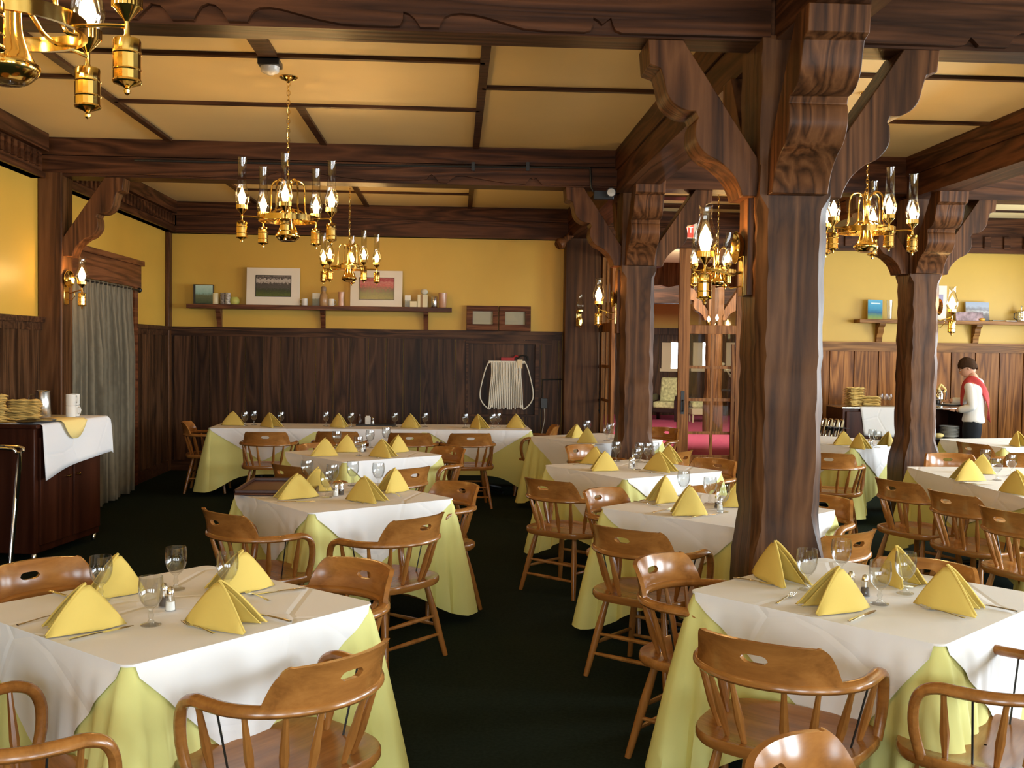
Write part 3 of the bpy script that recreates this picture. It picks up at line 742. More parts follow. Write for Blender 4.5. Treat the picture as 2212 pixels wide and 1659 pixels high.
naps('T8', [((1625, 1236, 1724, 1268, .16), 'at the left corner'), ((1878, 1312, 1742, 1317, .155), 'at the near left'), ((1896, 1248, 1974, 1268, .15), 'behind the right goblet'), ((1972, 1302, 2118, 1323, .16), 'at the near right')])
naps('T9', [((1836, 967, 1874, 970, .15), 'at the near left'), ((1838, 961, 1808, 960, .14), 'at the far left'), ((1932, 961, 1906, 963, .14), 'beside the waitress post')])
naps('T10', [((2130, 1038, 2057, 1036, .16), 'at the near left'), ((2146, 1024, 2100, 1020, .15), 'at the far end'), ((2156, 1060, 2232, 1070, .16), 'at the right edge')])
naps('T11', [((2180, 960, 2215, 966, .15), 'at the left end')])

# ------------------------------------------------------------------ goblets, shakers, cutlery
def make_goblet():
    out = [(.001, .0), (.034, .0), (.034, .003), (.012, .010), (.0065, .022), (.010, .034), (.0062, .044), (.0085, .055), (.022, .066), (.034, .084), (.0405, .108), (.0415, .13), (.038, .163)]
    inn = [(.0362, .163), (.0395, .13), (.0385, .108), (.032, .085), (.020, .068), (.001, .062)]
    return MB().shell(out+inn, 20).build('goblet', glass_m, None, ang=50)
gob = proto(tag(make_goblet(), 'goblet', 'glass'))
GG = 'stemmed goblets on the tables'
def goblets(T, rows, z=ZT+.0105):
    for (px, py), wd in rows: gob(atz(px, py, z), rnd.uniform(0, 6), 'empty stemmed goblet %s %s' % (wd, N[T]), GG)
goblets('T1', [((326, 1350), 'nearest the viewer on'), ((218, 1297), 'farthest left on'), ((380, 1273), 'by the shakers, tallest standing, on'), ((491, 1288), 'behind the right napkin on')])
goblets('T8', [((1742, 1274), 'nearest the big post on'), ((1816, 1249), 'at the back of'), ((1900, 1305), 'nearest the viewer on'), ((1955, 1282), 'farthest right on')])
goblets('T2', [((706, 1074), 'left of the shakers on'), ((762, 1049), 'at the back of'), ((718, 1057), 'behind the left napkin on'), ((817, 1053), 'between the right napkins on'), ((663, 1046), 'farthest left on')])
goblets('T3', [((774, 984), 'nearest the viewer on'), ((799, 967), 'at the back of'), ((727, 970), 'farthest left on'), ((834, 960), 'farthest right on')])
for (px, py), wd in zip([(529, 920), (548.6, 918), (607, 920), (704, 920), (758.5, 922), (853, 922), (918, 922), (1005, 924), (1064.5, 924), (1076, 922)], 'first second third fourth fifth sixth seventh eighth ninth tenth'.split()):
    gob(atz(px, py, ZT+.0105), 0, 'empty stemmed goblet, %s from the left on the long back table' % wd, GG)
goblets('T5', [((1533, 1088), 'at the back of'), ((1561, 1106), 'next to the shakers on'), ((1476, 1072), 'behind the left napkins on')])
goblets('T6', [((1331, 996), 'farthest left on'), ((1381, 998), 'left of the post foot on'), ((1398, 999), 'before the post foot on'), ((1375, 1014), 'nearest the viewer on'), ((1413, 998), 'beside the right napkin on')])
goblets('T7', [((1311, 952), 'nearest the middle post on'), ((1320, 948), 'at the back of'), ((1268, 941), 'between the napkins of')])
goblets('T9', [((1895, 967), 'nearest the viewer on'), ((1884, 962), 'at the back of')])
goblets('T10', [((2153, 1037), 'nearer on'), ((2184, 1028), 'farther back on'), ((2128, 1014), 'behind the napkins on')])
def make_shaker(name, fill, lab):
    t = empty(name); tag(t, lab, 'shaker')
    MB().lathe([(.001, 0), (.019, 0), (.0195, .004), (.016, .035), (.0125, .058), (.001, .058)], 12).build('glass_body', glass_m, t)
    MB().lathe([(.001, .002), (.0165, .002), (.0145, .032), (.001, .032)], 12).build('contents', fill, t)
    MB().lathe([(.0125, .057), (.0145, .058), (.014, .066), (.010, .078), (.004, .083), (.001, .084)], 12).build('cap', chrome, t)
    return t
salt = proto(make_shaker('salt_shaker', plain('salt', (.85, .85, .83), .8), 'salt shaker'))
pepper = proto(make_shaker('pepper_shaker', plain('pepper', (.08, .06, .05), .9), 'pepper shaker'))
for T, s, p in (('T1', (368, 1318), (354, 1309)), ('T8', (1838, 1279), (1868, 1287)), ('T2', (725, 1071), (737, 1068)), ('T3', (782, 976), (787, 975)), ('T5', (1555, 1102), (1549, 1097)), ('T6', (1362, 1011), (1367, 1008)), ('T9', (1882, 967), (1877, 966))):
    z = ZT+.0105
    salt(atz(*s, z), 0, 'salt shaker with metal cap on '+N[T], 'salt shakers'); pepper(atz(*p, z), 0, 'pepper shaker with metal cap on '+N[T], 'pepper shakers')
def make_fork():
    b = MB(); P = [(0, -.10, .004), (0, -.06, .005), (0, -.0, .007), (0, .03, .006)]
    b.tube(P, [.007, .005, .003, .004], 8, [.0018]*4)
    b.grid([[(-.004, .03, .006), (.004, .03, .006)], [(-.011, .045, .004), (.011, .045, .004)], [(-.0115, .058, .003), (.0115, .058, .003)]])
    for x in (-.0095, -.0032, .0032, .0095): b.tube([(x, .056, .003), (x, .08, .005), (x, .10, .009)], [.0022, .002, .0012], 6)
    return b.build('fork', steel, None)
def make_knife():
    b = MB().tube([(0, -.115, .004), (0, -.09, .005), (0, -.01, .005), (0, 0, .004)], [.007, .0085, .006, .004], 8, [.003]*4)
    b.grid([[(-.006, 0, .003), (.006, 0, .003)], [(-.007, .06, .003), (.009, .06, .003)], [(-.006, .09, .003), (.008, .09, .003)], [(0, .112, .003), (.002, .112, .003)]])
    b.grid([[(-.006, 0, .005), (.006, 0, .0035)], [(-.007, .06, .0048), (.009, .06, .0035)], [(-.006, .09, .0045), (.008, .09, .0035)], [(0, .112, .004), (.002, .112, .0035)]])
    return b.build('knife', steel, None)
fork = proto(tag(make_fork(), 'fork', 'fork')); knife = proto(tag(make_knife(), 'knife', 'knife'))
def cut(fn, kind, T, wd, x0, y0, x1, y1):
    z = ZT+.0095; a, c = atz(x0, y0, z), atz(x1, y1, z); d = c-a
    fn((a+c)/2, math.atan2(d.y, d.x)-PI/2, 'steel %s %s %s' % (kind, wd, N[T]), kind+'s on the tables')
for fn, kind, T, wd, *p in (
    (knife, 'knife', 'T1', 'below the near left napkin on', 147, 1385, 292, 1352), (fork, 'fork', 'T1', 'below the near right napkin on', 480, 1377, 382, 1340),
    (knife, 'knife', 'T1', 'right of the near right napkin on', 612, 1341, 545, 1325), (fork, 'fork', 'T1', 'left of the near left napkin on', 55, 1348, 130, 1328),
    (fork, 'fork', 'T1', 'next to the far aisle napkin on', 575, 1297, 534, 1281), (knife, 'knife', 'T1', 'lying by the aisle edge of', 632, 1276, 565, 1284), (knife, 'knife', 'T1', 'lying by the back edge of', 118, 1282, 170, 1297),
    (fork, 'fork', 'T8', 'left of the near left napkin on', 1666, 1312, 1724, 1279), (knife, 'knife', 'T8', 'right of the near left napkin on', 1830, 1346, 1897, 1318),
    (fork, 'fork', 'T8', 'below the near right napkin on', 2104, 1343, 1970, 1306), (knife, 'knife', 'T8', 'at the left corner of', 1585, 1250, 1698, 1268),
    (knife, 'knife', 'T8', 'right of the near right napkin on', 2152, 1314, 2106, 1305), (fork, 'fork', 'T8', 'behind the right goblet on', 2008, 1266, 1980, 1268),
    (fork, 'fork', 'T2', 'below the near right napkin on', 795, 1091, 747, 1077), (knife, 'knife', 'T2', 'below the near left napkin on', 615, 1085, 665, 1084), (fork, 'fork', 'T2', 'next to the far right napkin on', 872, 1078, 842, 1062),
    (knife, 'knife', 'T5', 'by the near left edge of', 1498, 1118, 1548, 1111), (fork, 'fork', 'T5', 'left of the near napkin on', 1410, 1108, 1452, 1100), (knife, 'knife', 'T5', 'by the far left edge of', 1382, 1086, 1416, 1092),
    (knife, 'knife', 'T6', 'below the near right napkin on', 1388, 1020, 1428, 1024), (fork, 'fork', 'T6', 'left of the near left napkin on', 1248, 1004, 1272, 1003), (fork, 'fork', 'T3', 'below the near right napkin on', 820, 990, 796, 984),
    (knife, 'knife', 'T7', 'below the near napkin on', 1276, 962, 1296, 961), (knife, 'knife', 'T10', 'below the near left napkin on', 2090, 1046, 2130, 1048)):
    cut(fn, kind, T, wd, *p)
# ------------------------------------------------------------------ oil lamp style light fittings
def lamp_parts(e, x, y, z, big=1.0, lit=True, short=False):
    """one lamp: fuel font, burner with its ribbed gallery, glass chimney, flame bulb; the arm meets it at height z"""
    k = big; c = (x, y, z)
    S = lambda p: [(r*k, h*k) for r, h in p]
    MB().lathe(S([(.001, -.182), (.008, -.176), (.009, -.168), (.005, -.163), (.014, -.158), (.036, -.150), (.039, -.146), (.036, -.140), (.036, -.118), (.038, -.115), (.036, -.112), (.036, -.075), (.038, -.072), (.036, -.069), (.036, -.04), (.034, -.034), (.010, -.030), (.007, -.02), (.007, .012), (.012, .02), (.036, .048), (.038, .052), (.001, .052)]), 16, c).build('font', brass, e, ang=22)
    b = MB(); n = 28
    rows = [[((.038+.0018*(i % 2))*k*math.cos(PI*i/n)+x, (.038+.0018*(i % 2))*k*math.sin(PI*i/n)+y, z+h*k) for i in range(2*n+1)] for h in (.05, .078)]
    b.grid(rows); b.lathe(S([(.012, .05), (.015, .075), (.008, .085), (.001, .085)]), 10, c).build('gallery', brass, e)
    o = S([(.035, .074), (.040, .092), (.0475, .115), (.049, .135), (.045, .16), (.036, .19), (.031, .212), (.030, .24), (.030, .40), (.0315, .405)])
    if short: o = S([(.035, .074), (.043, .09), (.055, .115), (.0575, .138), (.053, .165), (.042, .195), (.033, .225), (.030, .255), (.031, .29), (.034, .300)])
    i = [(r-.0022, h) for r, h in reversed(o)]
    MB().shell(o+i, 18, c).build('chimney', chim_m, e, ang=60)
    fb = 1.3 if short else 1.0
    if lit: MB().lathe(S([(r*fb, h) for r, h in [(.001, .083), (.010, .090), (.021, .108), (.025, .126), (.021, .148), (.010, .172), (.001, .20)]]), 12, c).build('flame_bulb', flame_m, e)
def chain(b, x, y, z0, z1, link=.042):
    n = max(2, int((z1-z0)/(link*.78))); st = (z1-z0)/n
    for i in range(n):
        c = z0+st*(i+.5); pts = []
        for k in range(10):
            a = 2*PI*k/10; u, w_ = .011*math.cos(a), st*.62*math.sin(a)
            pts.append((x+(u if i % 2 else 0), y+(0 if i % 2 else u), c+w_))
        b.tube(pts, .0026, 5, closed=True)
def make_chandelier(a0=0.0):
    e = empty('chandelier'); tag(e, 'brass chandelier', 'chandelier')
    R = .32
    for i in range(5):
        a = a0+2*PI*i/5; lamp_parts(e, R*math.cos(a), R*math.sin(a), 0)
    for i in range(5):
        a = a0+2*PI*i/5; ca, sa = math.cos(a), math.sin(a)
        MB().tube([(r*ca, r*sa, z) for r, z in catmull_2([(.03, .07), (.09, .055), (.14, .015), (.20, .0), (.26, .002), (.315, .0)])], .0058, 8).build('arm', brass, e)
    for i in range(5):
        a = a0+PI/5+2*PI*i/5; ca, sa = math.cos(a), math.sin(a)
        MB().tube([(r*ca, r*sa, z) for r, z in catmull_2([(.020, .18), (.024, .235), (.05, .268), (.09, .268), (.118, .235), (.124, .16), (.126, .07), (.150, .012), (.182, .005)])], .0066, 8).build('scroll_tube', brass, e)
    b = MB(); n = 40
    o = [[(r*math.cos(2*PI*k/n), r*math.sin(2*PI*k/n), z) for k in range(n+1)] for r, z in ((.190, -.018), (.203, -.018), (.203, .022), (.190, .022), (.190, -.018))]
    b.grid(o).build('ring', brass, e)
    MB().lathe([(.001, -.150), (.055, -.152), (.064, -.146), (.082, -.128), (.087, -.116), (.085, -.106), (.074, -.098), (.062, -.075), (.050, -.045), (.042, -.015), (.040, .03), (.038, .045), (.024, .06), (.016, .08), (.014, .20), (.024, .215), (.020, .235), (.008, .245), (.008, .275), (.001, .28)], 24).build('body', brass, e, ang=35)
    MB().lathe([(.001, -.158), (.045, -.156), (.05, -.151), (.001, -.151)], 20).build('lens', glass_m, e)
    H = ZC-CZ
    b = MB(); chain(b, 0, 0, .275, H-.03); b.build('chain', brass, e)
    MB().tube([(.006*math.cos(i*1.1), .006*math.sin(i*1.1), .28+(H-.33)*i/22) for i in range(23)], .0018, 5).build('cord', brass, e)
    MB().lathe([(.001, H-.045), (.012, H-.04), (.016, H-.03), (.05, H-.018), (.065, H-.006), (.066, H), (.001, H)], 20).build('canopy', brass, e)
    return e
def catmull_2(P): return [(p[0], p[1]) for p in catmull([(a, 0, c) for a, c in P], 5) for p in [(p[0], p[2])]]
CZ = 2.585
front = math.radians(-90+6)
ch = proto(make_chandelier(0))
for x, y, rz, lab in ((-1.19, 7.45, front, 'brass five lamp chandelier hanging over the left tables, left of centre'), (2.97, 7.45, front, 'brass five lamp chandelier right of the big post'),
                      (-1.22, 12.0, -PI/2+PI/5, 'small looking brass chandelier farthest back before the shelf of pictures'), (2.93, 11.6, front, 'brass chandelier partly behind the big post lamp, before the glass doors'),
                      (-1.20, 2.86, math.radians(-2), 'brass chandelier cut off by the upper left corner')):
    ch((x, y, CZ-(.045 if y < 4 else 0)), rz, lab, 'brass oil lamp chandeliers')
# wall lamps: a lamp on an arm in front of a round polished reflector
def make_sconce(lit=True, big=1.0, reach=.17):
    e = empty('wall_lamp'); tag(e, 'brass wall lamp', 'wall lamp')
    lamp_parts(e, 0, reach, 0, big, lit, True)
    b = MB().tube([(0, .012, -.02), (0, .05, -.035), (0, .10, -.02), (0, reach, 0)], .006, 8)
    b.tube([(0, .012, -.09), (0, .06, -.10), (0, .10, -.06), (0, .09, -.02)], .004, 6); b.build('arm', brass, e)
    M = Matrix.Rotation(-PI/2, 3, 'X')
    if lit: MB().lathe([(.001, .012), (.04, .014), (.064, .024), (.078, .040), (.081, .040), (.066, .018), (.04, .004), (.001, .003)], 24, (0, 0, .10*big), M).build('reflector', brass, e)
    MB().box(-.035, .035, 0, .012, -.14, .06).build('back_plate', brass, e, bevel=.004, fix=False)
    return e
sp = proto(make_sconce())
SG = 'lit brass wall lamps'
def sconce_at(px, py, wx, wy, rz, lab, z=None):
    sp((wx, wy, z), rz, lab, SG)
zl = aty(110, 625, PY-.05).z
sp((XL+.22, PY-.05, zl), -PI/2-.25, 'lit brass wall lamp on the left wall pilaster', SG)
z1 = aty(1565, 548, P1[1]).z-.07
s1 = make_sconce(True, 1.02, .19); s1.location = (P1[0]-.198, P1[1], z1); s1.rotation_euler = (0, 0, PI/2); tag(s1, 'large brightest brass wall lamp on the left side of the big post', 'wall lamp', SG)
sp((P2[0]-.19, P2[1]-.02, aty(1298, 655, P2[1]).z-.06), PI/2, 'lit brass wall lamp on the left side of the post before the glass doors', SG)
sp((P3[0]+.175, P3[1], aty(2050, 672, P3[1]).z-.06), -PI/2, 'lit brass wall lamp on the right side of the waitress post', SG)
sp((XL, 8.35, 2.28), -PI/2, 'brass wall lamp just outside the left edge', SG)
us = make_sconce(False, .95, .15); us.location = (aty(1250, 690, YB-.22).x, YB-.22, aty(1250, 690, YB-.22).z+.05); us.rotation_euler = (0, 0, PI); tag(us, 'unlit brass wall lamp on the pilaster left of the glass doors', 'wall lamp')
# lamp boards
o = MB().box(P1[0]-.199, P1[0]-.168, P1[1]-.075, P1[1]+.075, aty(1620, 640, 5.1).z, 2.46).build('lamp_board', brk_m, fix=False, bevel=.004); struct(o, 'board behind the big post lamp', 'board')
o = MB().box(P2[0]-.19, P2[0]-.16, P2[1]-.07, P2[1]+.07, aty(1330, 720, 10).z, 2.46).build('lamp_board', brk_m, fix=False, bevel=.004); struct(o, 'board behind the middle post lamp', 'board')
o = MB().box(P3[0]+.15, P3[0]+.176, P3[1]-.06, P3[1]+.06, 2.0, 2.46).build('lamp_board', brk_m, fix=False, bevel=.004); struct(o, 'board behind the waitress post lamp', 'board')
# lobby chandelier seen through the glass
e = empty('lobby_lamp', (*aty(1535, 700, 20)[:2], aty(1535, 700, 20).z)); tag(e, 'two flame bulbs of a lobby fitting seen through the glass door', 'lamp')
p0 = e.location.copy()
for px, py in ((1531, 690), (1549, 687)):
    q = aty(px, py, 20)-p0
    MB().lathe([(.001, -.04), (.025, -.02), (.03, 0), (.02, .03), (.001, .07)], 10, q).build('flame_bulb', flame_m, e)
    MB().lathe([(.02, -.14), (.03, -.1), (.03, -.05), (.012, -.04)], 10, q).build('font', brass, e)
q = aty(1540, 690, 20)-p0
MB().tube([aty(1531, 697, 20)-p0, q+Vector((0, 0, -.16)), aty(1549, 695, 20)-p0], .008, 6).tube([q+Vector((0, 0, -.16)), q+Vector((0, 0, ZC-p0.z-q.z))], .008, 6).build('stem', brass, e)
# smoke detector, pipe run, emergency light, wooden peg, exit sign
sd = atz(578, 120, ZC); e = empty('smoke_detector', (-1.23, 6.95, ZC-.02)); tag(e, 'white ceiling smoke detector at the end of a batten', 'smoke detector')
MB().box(-.07, .07, -.07, .07, -.045, -.005).build('mounting_box', black_p, e, bevel=.004, fix=False)
MB().lathe([(.001, -.098), (.02, -.097), (.034, -.088), (.052, -.082), (.058, -.075), (.06, -.052), (.062, -.046), (.001, -.045)], 24).build('housing', china, e)
a = [aty(740, 356, 9.82), aty(1275, 363, 9.82), aty(1277, 405, 9.82), aty(1282, 414, 9.82)]
b = MB(); b.tube([(a[0].x-1.9, 9.825, a[0].z), (a[0].x, 9.825, a[0].z), (a[1].x, 9.82, a[1].z)], .011, 8).tube([tuple(a[1]), tuple(a[2]), tuple(a[3])], .011, 8)
for px in (1022, 1140):
    p = aty(px, 362, 9.82); b.box(p.x-.015, p.x+.015, 9.81, 9.85, p.z-.03, p.z+.05)
tag(b.build('conduit_pipe', black_m, None), 'thin dark conduit pipe along the middle cross beam', 'pipe')
e = empty('emergency_light', tuple(aty(1305, 420, 9.80))); tag(e, 'emergency spotlight with round white lens left of the middle post', 'emergency light')
p = aty(1320, 416, 9.68)-e.location
MB().box(-.10, .09, -.02, .05, -.05, .035).build('battery_box', black_p, e, bevel=.006, fix=False)
MB().lathe([(.012, -.06), (.03, -.05), (.042, 0), (.045, .012), (.001, .012)], 18, p, Matrix.Rotation(PI/2, 3, 'X')).build('lamp_head', black_p, e)
MB().lathe([(.001, .014), (.030, .016), (.037, .013), (.037, .010)], 18, p, Matrix.Rotation(PI/2, 3, 'X')).build('lens', china, e)
A, B_ = aty(1258, 487, 13.85), aty(1206, 530, 13.55)
b = MB().rod(A, B_, [(.035, 0), (.045, .25), (.042, .75), (.05, .8), (.07, .86), (.078, .93), (.06, 1.0)], 14)
b.tube([tuple(A), (A.x+.1, 14.05, A.z-.02)], .02, 8)
tag(b.build('turned_wooden_club', brk_m, None), 'turned wooden club with round knob slanting from the pilaster top', 'wooden club')
es = aty(1487, 497, 13.6); e = empty('exit_sign', (es.x-.02, 13.6, es.z-.11), math.radians(18)); tag(e, 'lit red exit sign high before the glass doors', 'exit sign')
MB().box(-.17, .14, -.03, .03, 0, .21).build('sign_box', plain('sign_white', (.75, .66, .5), .5), e, bevel=.004, fix=False)
MB().box(-.165, .08, -.034, -.029, .012, .198).build('sign_face', emit('exit_red', (1, .08, .05), 1.0), e, fix=False)
MB().tube([(0, 0, .2), (0, 0, ZC-e.location.z)], .008, 6).build('hanger', black_m, e)
def text(body, size, m, parent, loc, rot, name, ext=.002):
    cu = bpy.data.curves.new(name, 'FONT'); cu.body = body; cu.size = size; cu.extrude = ext; cu.align_x = 'CENTER'; cu.align_y = 'CENTER'
    tmp = bpy.data.objects.new('t', cu); COL.objects.link(tmp)
    dg = bpy.context.evaluated_depsgraph_get(); me = bpy.data.meshes.new_from_object(tmp.evaluated_get(dg)); bpy.data.objects.remove(tmp)
    me.materials.clear(); me.materials.append(m); o = bpy.data.objects.new(name, me); COL.objects.link(o); o.parent = parent; o.location = loc; o.rotation_euler = rot; return o
text('EXIT', .115, emit('exit_letter', (1, .5, .4), 1.4), e, (-.045, -.035, .105), (PI/2, 0, 0), 'lettering')
# ------------------------------------------------------------------ left side: curtain, sideboard, tray stand
CX = XL+.16
y0c, y1c = atx(148, 612, CX).y, atx(287, 625, CX).y
zr = atx(220, 612, CX).z
e = empty('curtain', (CX, (y0c+y1c)/2, 0)); tag(e, 'grey beige curtain of soft vertical folds in the left doorway', 'curtain')
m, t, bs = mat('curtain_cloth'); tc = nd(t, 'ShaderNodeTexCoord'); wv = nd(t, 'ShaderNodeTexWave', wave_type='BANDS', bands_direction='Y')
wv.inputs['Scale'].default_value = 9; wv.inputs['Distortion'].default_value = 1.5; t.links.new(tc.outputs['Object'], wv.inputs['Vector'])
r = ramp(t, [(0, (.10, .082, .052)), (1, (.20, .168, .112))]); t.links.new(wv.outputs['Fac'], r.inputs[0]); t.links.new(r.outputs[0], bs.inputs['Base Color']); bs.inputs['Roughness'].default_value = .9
rows = []; R = random.Random(3); W = (y1c-y0c); nf = 170
amp = [R.uniform(.4, 1.3) for _ in range(60)]
for j in range(22):
    v = j/21; z = zr+.02-(zr)*v; row = []
    for i in range(nf+1):
        u = i/nf; ph = u*2*PI*15; k = int(u*29)
        y = -W/2+W*u+.03*math.sin(v*2+u*5)*v+.012*math.sin(ph*.5+1)*v
        x = (.014+.058*min(1, v*3)*amp[k])*math.sin(ph+.8*math.sin(u*9)*v)+.02*math.sin(u*23+v)*v
        row.append((x, y, max(.012, z)))
    rows.append(row)
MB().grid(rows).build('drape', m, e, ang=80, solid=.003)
b = MB().tube([(0, -W/2-.25, zr), (0, W/2+.22, zr)], .012, 8)
b.build('rod', black_m, e)
for s in (-1, 1): MB().sphere((0, s*(W/2+.25), zr), .03, 10, 8).build('finial', black_m, e)
for yy in (-W/2-.1, W/2+.1): MB().tube([(-.16, yy, zr), (0, yy, zr)], .008, 6).build('rod_bracket', black_m, e)

A = Vector((-3.2, 8.16, 0)); Bv = Vector((-3.04, 9.14, 0)); ul = (Bv-A).length; rzs = math.atan2((Bv-A).y, (Bv-A).x)
e = empty('sideboard', tuple(A), rzs); tag(e, 'dark red sideboard with white cloth top at the left wall', 'sideboard')
HS = aty(80, 918, 8.16).z
MB().box(0, ul, .02, .55, .06, HS-.03).build('body', cherry, e, bevel=.008, fix=False)
MB().box(-.02, ul+.02, -.01, .57, HS-.03, HS).build('top', cherry, e, bevel=.006, fix=False)
for k in range(2):
    d = MB().box(.05+k*ul/2, ul/2-.02+k*ul/2, 0, .022, .12, HS-.10).build('door', cherry, e, bevel=.005, fix=False)
    MB().lathe([(.001, 0), (.008, .003), (.007, .015), (.014, .022), (.012, .03), (.001, .032)], 10, (ul/2+(-.06 if k == 0 else .09), 0, .62), Matrix.Rotation(PI/2, 3, 'X')).build('knob', brass, d)
for px, py in ((.04, .05), (ul-.04, .05), (.04, .5), (ul-.04, .5)): MB().lathe([(.012, 0), (.02, .006), (.02, .05), (.012, .065)], 10, (px, py, 0)).build('foot', chrome, e)
# cloth over the sideboard
rows = []
for i in range(25):
    u = i/24; x = .03+(ul+.03)*u; drop = .42-.12*u-.03*math.sin(u*3); row = [(x, .5, HS+.004), (x, .25, HS+.004), (x, .0, HS+.005), (x, -.02, HS+.001), (x, -.03, HS-.012)]
    for j in range(1, 9): row.append((x+.02*(u-.5)*j/8+.02*(u > .9)*j/8, -.032-.006*j/8-.012*(j/8)*(1+math.sin(u*9+j*.2)), HS-.012-drop*j/8))
    rows.append(row)
row_end = []
for j in range(5): rows.append([(p[0]+.015+.03*(j/4), p[1], p[2]-.03*j if k < 4 else p[2]-.004*j) for k, p in enumerate(rows[24])])
o = MB().grid(rows).build('sideboard_cloth', white_c, None, ang=70, solid=.002); o.location = A; o.rotation_euler = (0, 0, rzs); tag(o, 'white cloth hanging over the front of the left sideboard', 'cloth')
def on_s(u, v, dz=.007): 
    c, s = math.cos(rzs), math.sin(rzs); return (A.x+c*u-s*v, A.y+s*u+c*v, HS+dz)
fold_m = plain('folded_napkins', (.93, .72, .27), .8, bump=.15, bscale=30)
def napkin_pad():
    rows = []; b = MB(); n = 8
    def h(u, v): return .011+.003*math.sin(u*5+1)+.003*math.sin(v*4)
    for z0, fl in ((0, 1), (1, 0)):
        rows.append([[((u/n-.5)*.24, (v/n-.5)*.17, (h(u/n*3, v/n*3) if z0 else .0)*(1 if 0 < u < n and 0 < v < n else .55)+(0 if z0 else 0)) for v in range(n+1)] for u in range(n+1)])
    b.grid(rows[0]); b.grid(rows[1])
    return b.build('folded_napkin', fold_m, None, ang=60, fix=False)
pad = proto(tag(napkin_pad(), 'folded napkin', 'napkin'))
def stack(loc, n, rz, label, group, lean=0):
    R = random.Random(int(loc[0]*100))
    for i in range(n):
        o = pad((loc[0]+R.uniform(-.014, .014)+lean*i, loc[1]+R.uniform(-.012, .012), loc[2]+i*.0125), rz+R.uniform(-.22, .22), label, group); o.scale = (1, 1, 1.25)
stack(on_s(.05, .42), 17, .5, 'folded yellow napkins in the stack at the left edge on the sideboard', 'left stack on the sideboard')
stack(on_s(.37, .33), 13, .2, 'folded yellow napkins in the stack beside the steel pitcher', 'stack beside the pitcher', .001)
e = empty('steel_pitcher', on_s(.66, .34)); tag(e, 'brushed steel water pitcher on the left sideboard', 'pitcher')
MB().shell([(.001, 0), (.06, 0), (.066, .01), (.064, .12), (.058, .21), (.062, .225), (.058, .222), (.055, .2), (.06, .12), (.06, .01), (.001, .008)], 24).build('body', steel, e)
MB().tube([(-.06, 0, .19), (-.10, 0, .19), (-.115, 0, .15), (-.10, 0, .07), (-.063, 0, .05)], .007, 8).build('handle', steel, e)
def make_mug():
    e = empty('mug'); tag(e, 'mug', 'mug')
    MB().shell([(.001, 0), (.036, 0), (.04, .006), (.04, .09), (.0405, .094), (.037, .093), (.036, .01), (.001, .008)], 20).build('cup', china, e)
    MB().tube([(.038, 0, .078), (.06, 0, .078), (.07, 0, .055), (.06, 0, .025), (.038, 0, .02)], .005, 8).build('handle', china, e); return e
mug = proto(make_mug())
mug(on_s(.80, .17), 1.4, 'cream mug, left of the pair at the end of the sideboard', 'cream mugs'); mug(on_s(.90, .19), -.5, 'cream mug, right of the pair at the end of the sideboard', 'cream mugs')
mug(on_s(.80, .17, .103), 2.2, 'cream mug stacked on the left mug of the sideboard', 'cream mugs'); mug(on_s(.90, .19, .103), -.9, 'cream mug stacked on the right mug of the sideboard', 'cream mugs')
p = on_s(.16, .10, .008); e = empty('serving_tray', p, rzs); tag(e, 'black oval serving tray at the front of the left sideboard', 'tray')
MB().shell([(.001, 0), (.17, 0), (.20, .012), (.205, .014), (.20, .017), (.168, .006), (.001, .005)], 28).build('dish', black_p, e).scale = (1, .6, 1)
rows = [[(.02+.3*u/8, .02+.12*v/4-(.0 if True else 0), .023+.004*math.sin(u)) for v in range(5)] for u in range(9)]
b = MB()
rows = []
for i in range(11):
    u = i/10; wdt = .10*(1-abs(2*u-1)**2.2)+.001; row = []
    for d, z in ((.10, .0), (0, .002), (-.185, .001), (-.202, -.012), (-.207, -.012-wdt*.7), (-.212, -.012-wdt*1.4)): row.append((.28+.36*u-.08*(d < -.16)*0, d, z))
    rows.append(row)
o = b.grid(rows).build('draped_napkin', fold_m, None, ang=60, solid=.002); o.location = on_s(0, .15, .013); o.rotation_euler = (0, 0, rzs); tag(o, 'yellow napkin whose corner hangs over the sideboard edge', 'napkin')
# chrome folding tray stand at the left edge
st = atz(25, 1242, 0); e = empty('tray_stand', (st.x-.25, st.y, 0)); tag(e, 'chrome folding tray stand leaning at the left edge', 'tray stand')
zt = .93
for s, nm in ((1, 0), (-1, 1)):
    MB().tube(catmull([(-.30, s*.12, 0), (-.31+.03*nm, -s*.05, zt-.12), (-.27, -s*.065, zt-.02), (-.20, -s*.07, zt), (.24, -s*.07, zt), (.31, -s*.065, zt-.03), (.33-.05*nm, -s*.05, zt-.12), (.19+.09*nm, s*.12, 0)], 5), .0125, 10).build('leg_frame', chrome, e)
MB().box(-.18, .18, -.06, .06, zt+.008, zt+.012).build('strap', black_m, e, fix=False)
# brown tray on the second table
p0, p1, p2 = atz(508, 1069, .765), atz(648, 1070, .765), atz(532, 1041, .765)
e = empty('brown_tray', ((p0.x+p1.x)/2+.04, (p0.y+p2.y)/2, .762)); tag(e, 'brown rectangular serving tray on the far left corner of the second table', 'tray')
wx, wy = (p1.x-p0.x)/2+.05, (p2.y-p0.y)/2
tm = plain('tray_brown', (.13, .05, .03), .35)
MB().box(-wx, wx, -wy, wy, 0, .012).build('base', tm, e, bevel=.006, fix=False)
MB().box(-wx, wx, -wy, -wy+.015, .012, .035).box(-wx, wx, wy-.015, wy, .012, .035).box(-wx, -wx+.015, -wy, wy, .012, .035).box(wx-.015, wx, -wy, wy, .012, .035).build('rim', plain('tray_rim', (.06, .025, .018), .35), e, bevel=.005, fix=False)
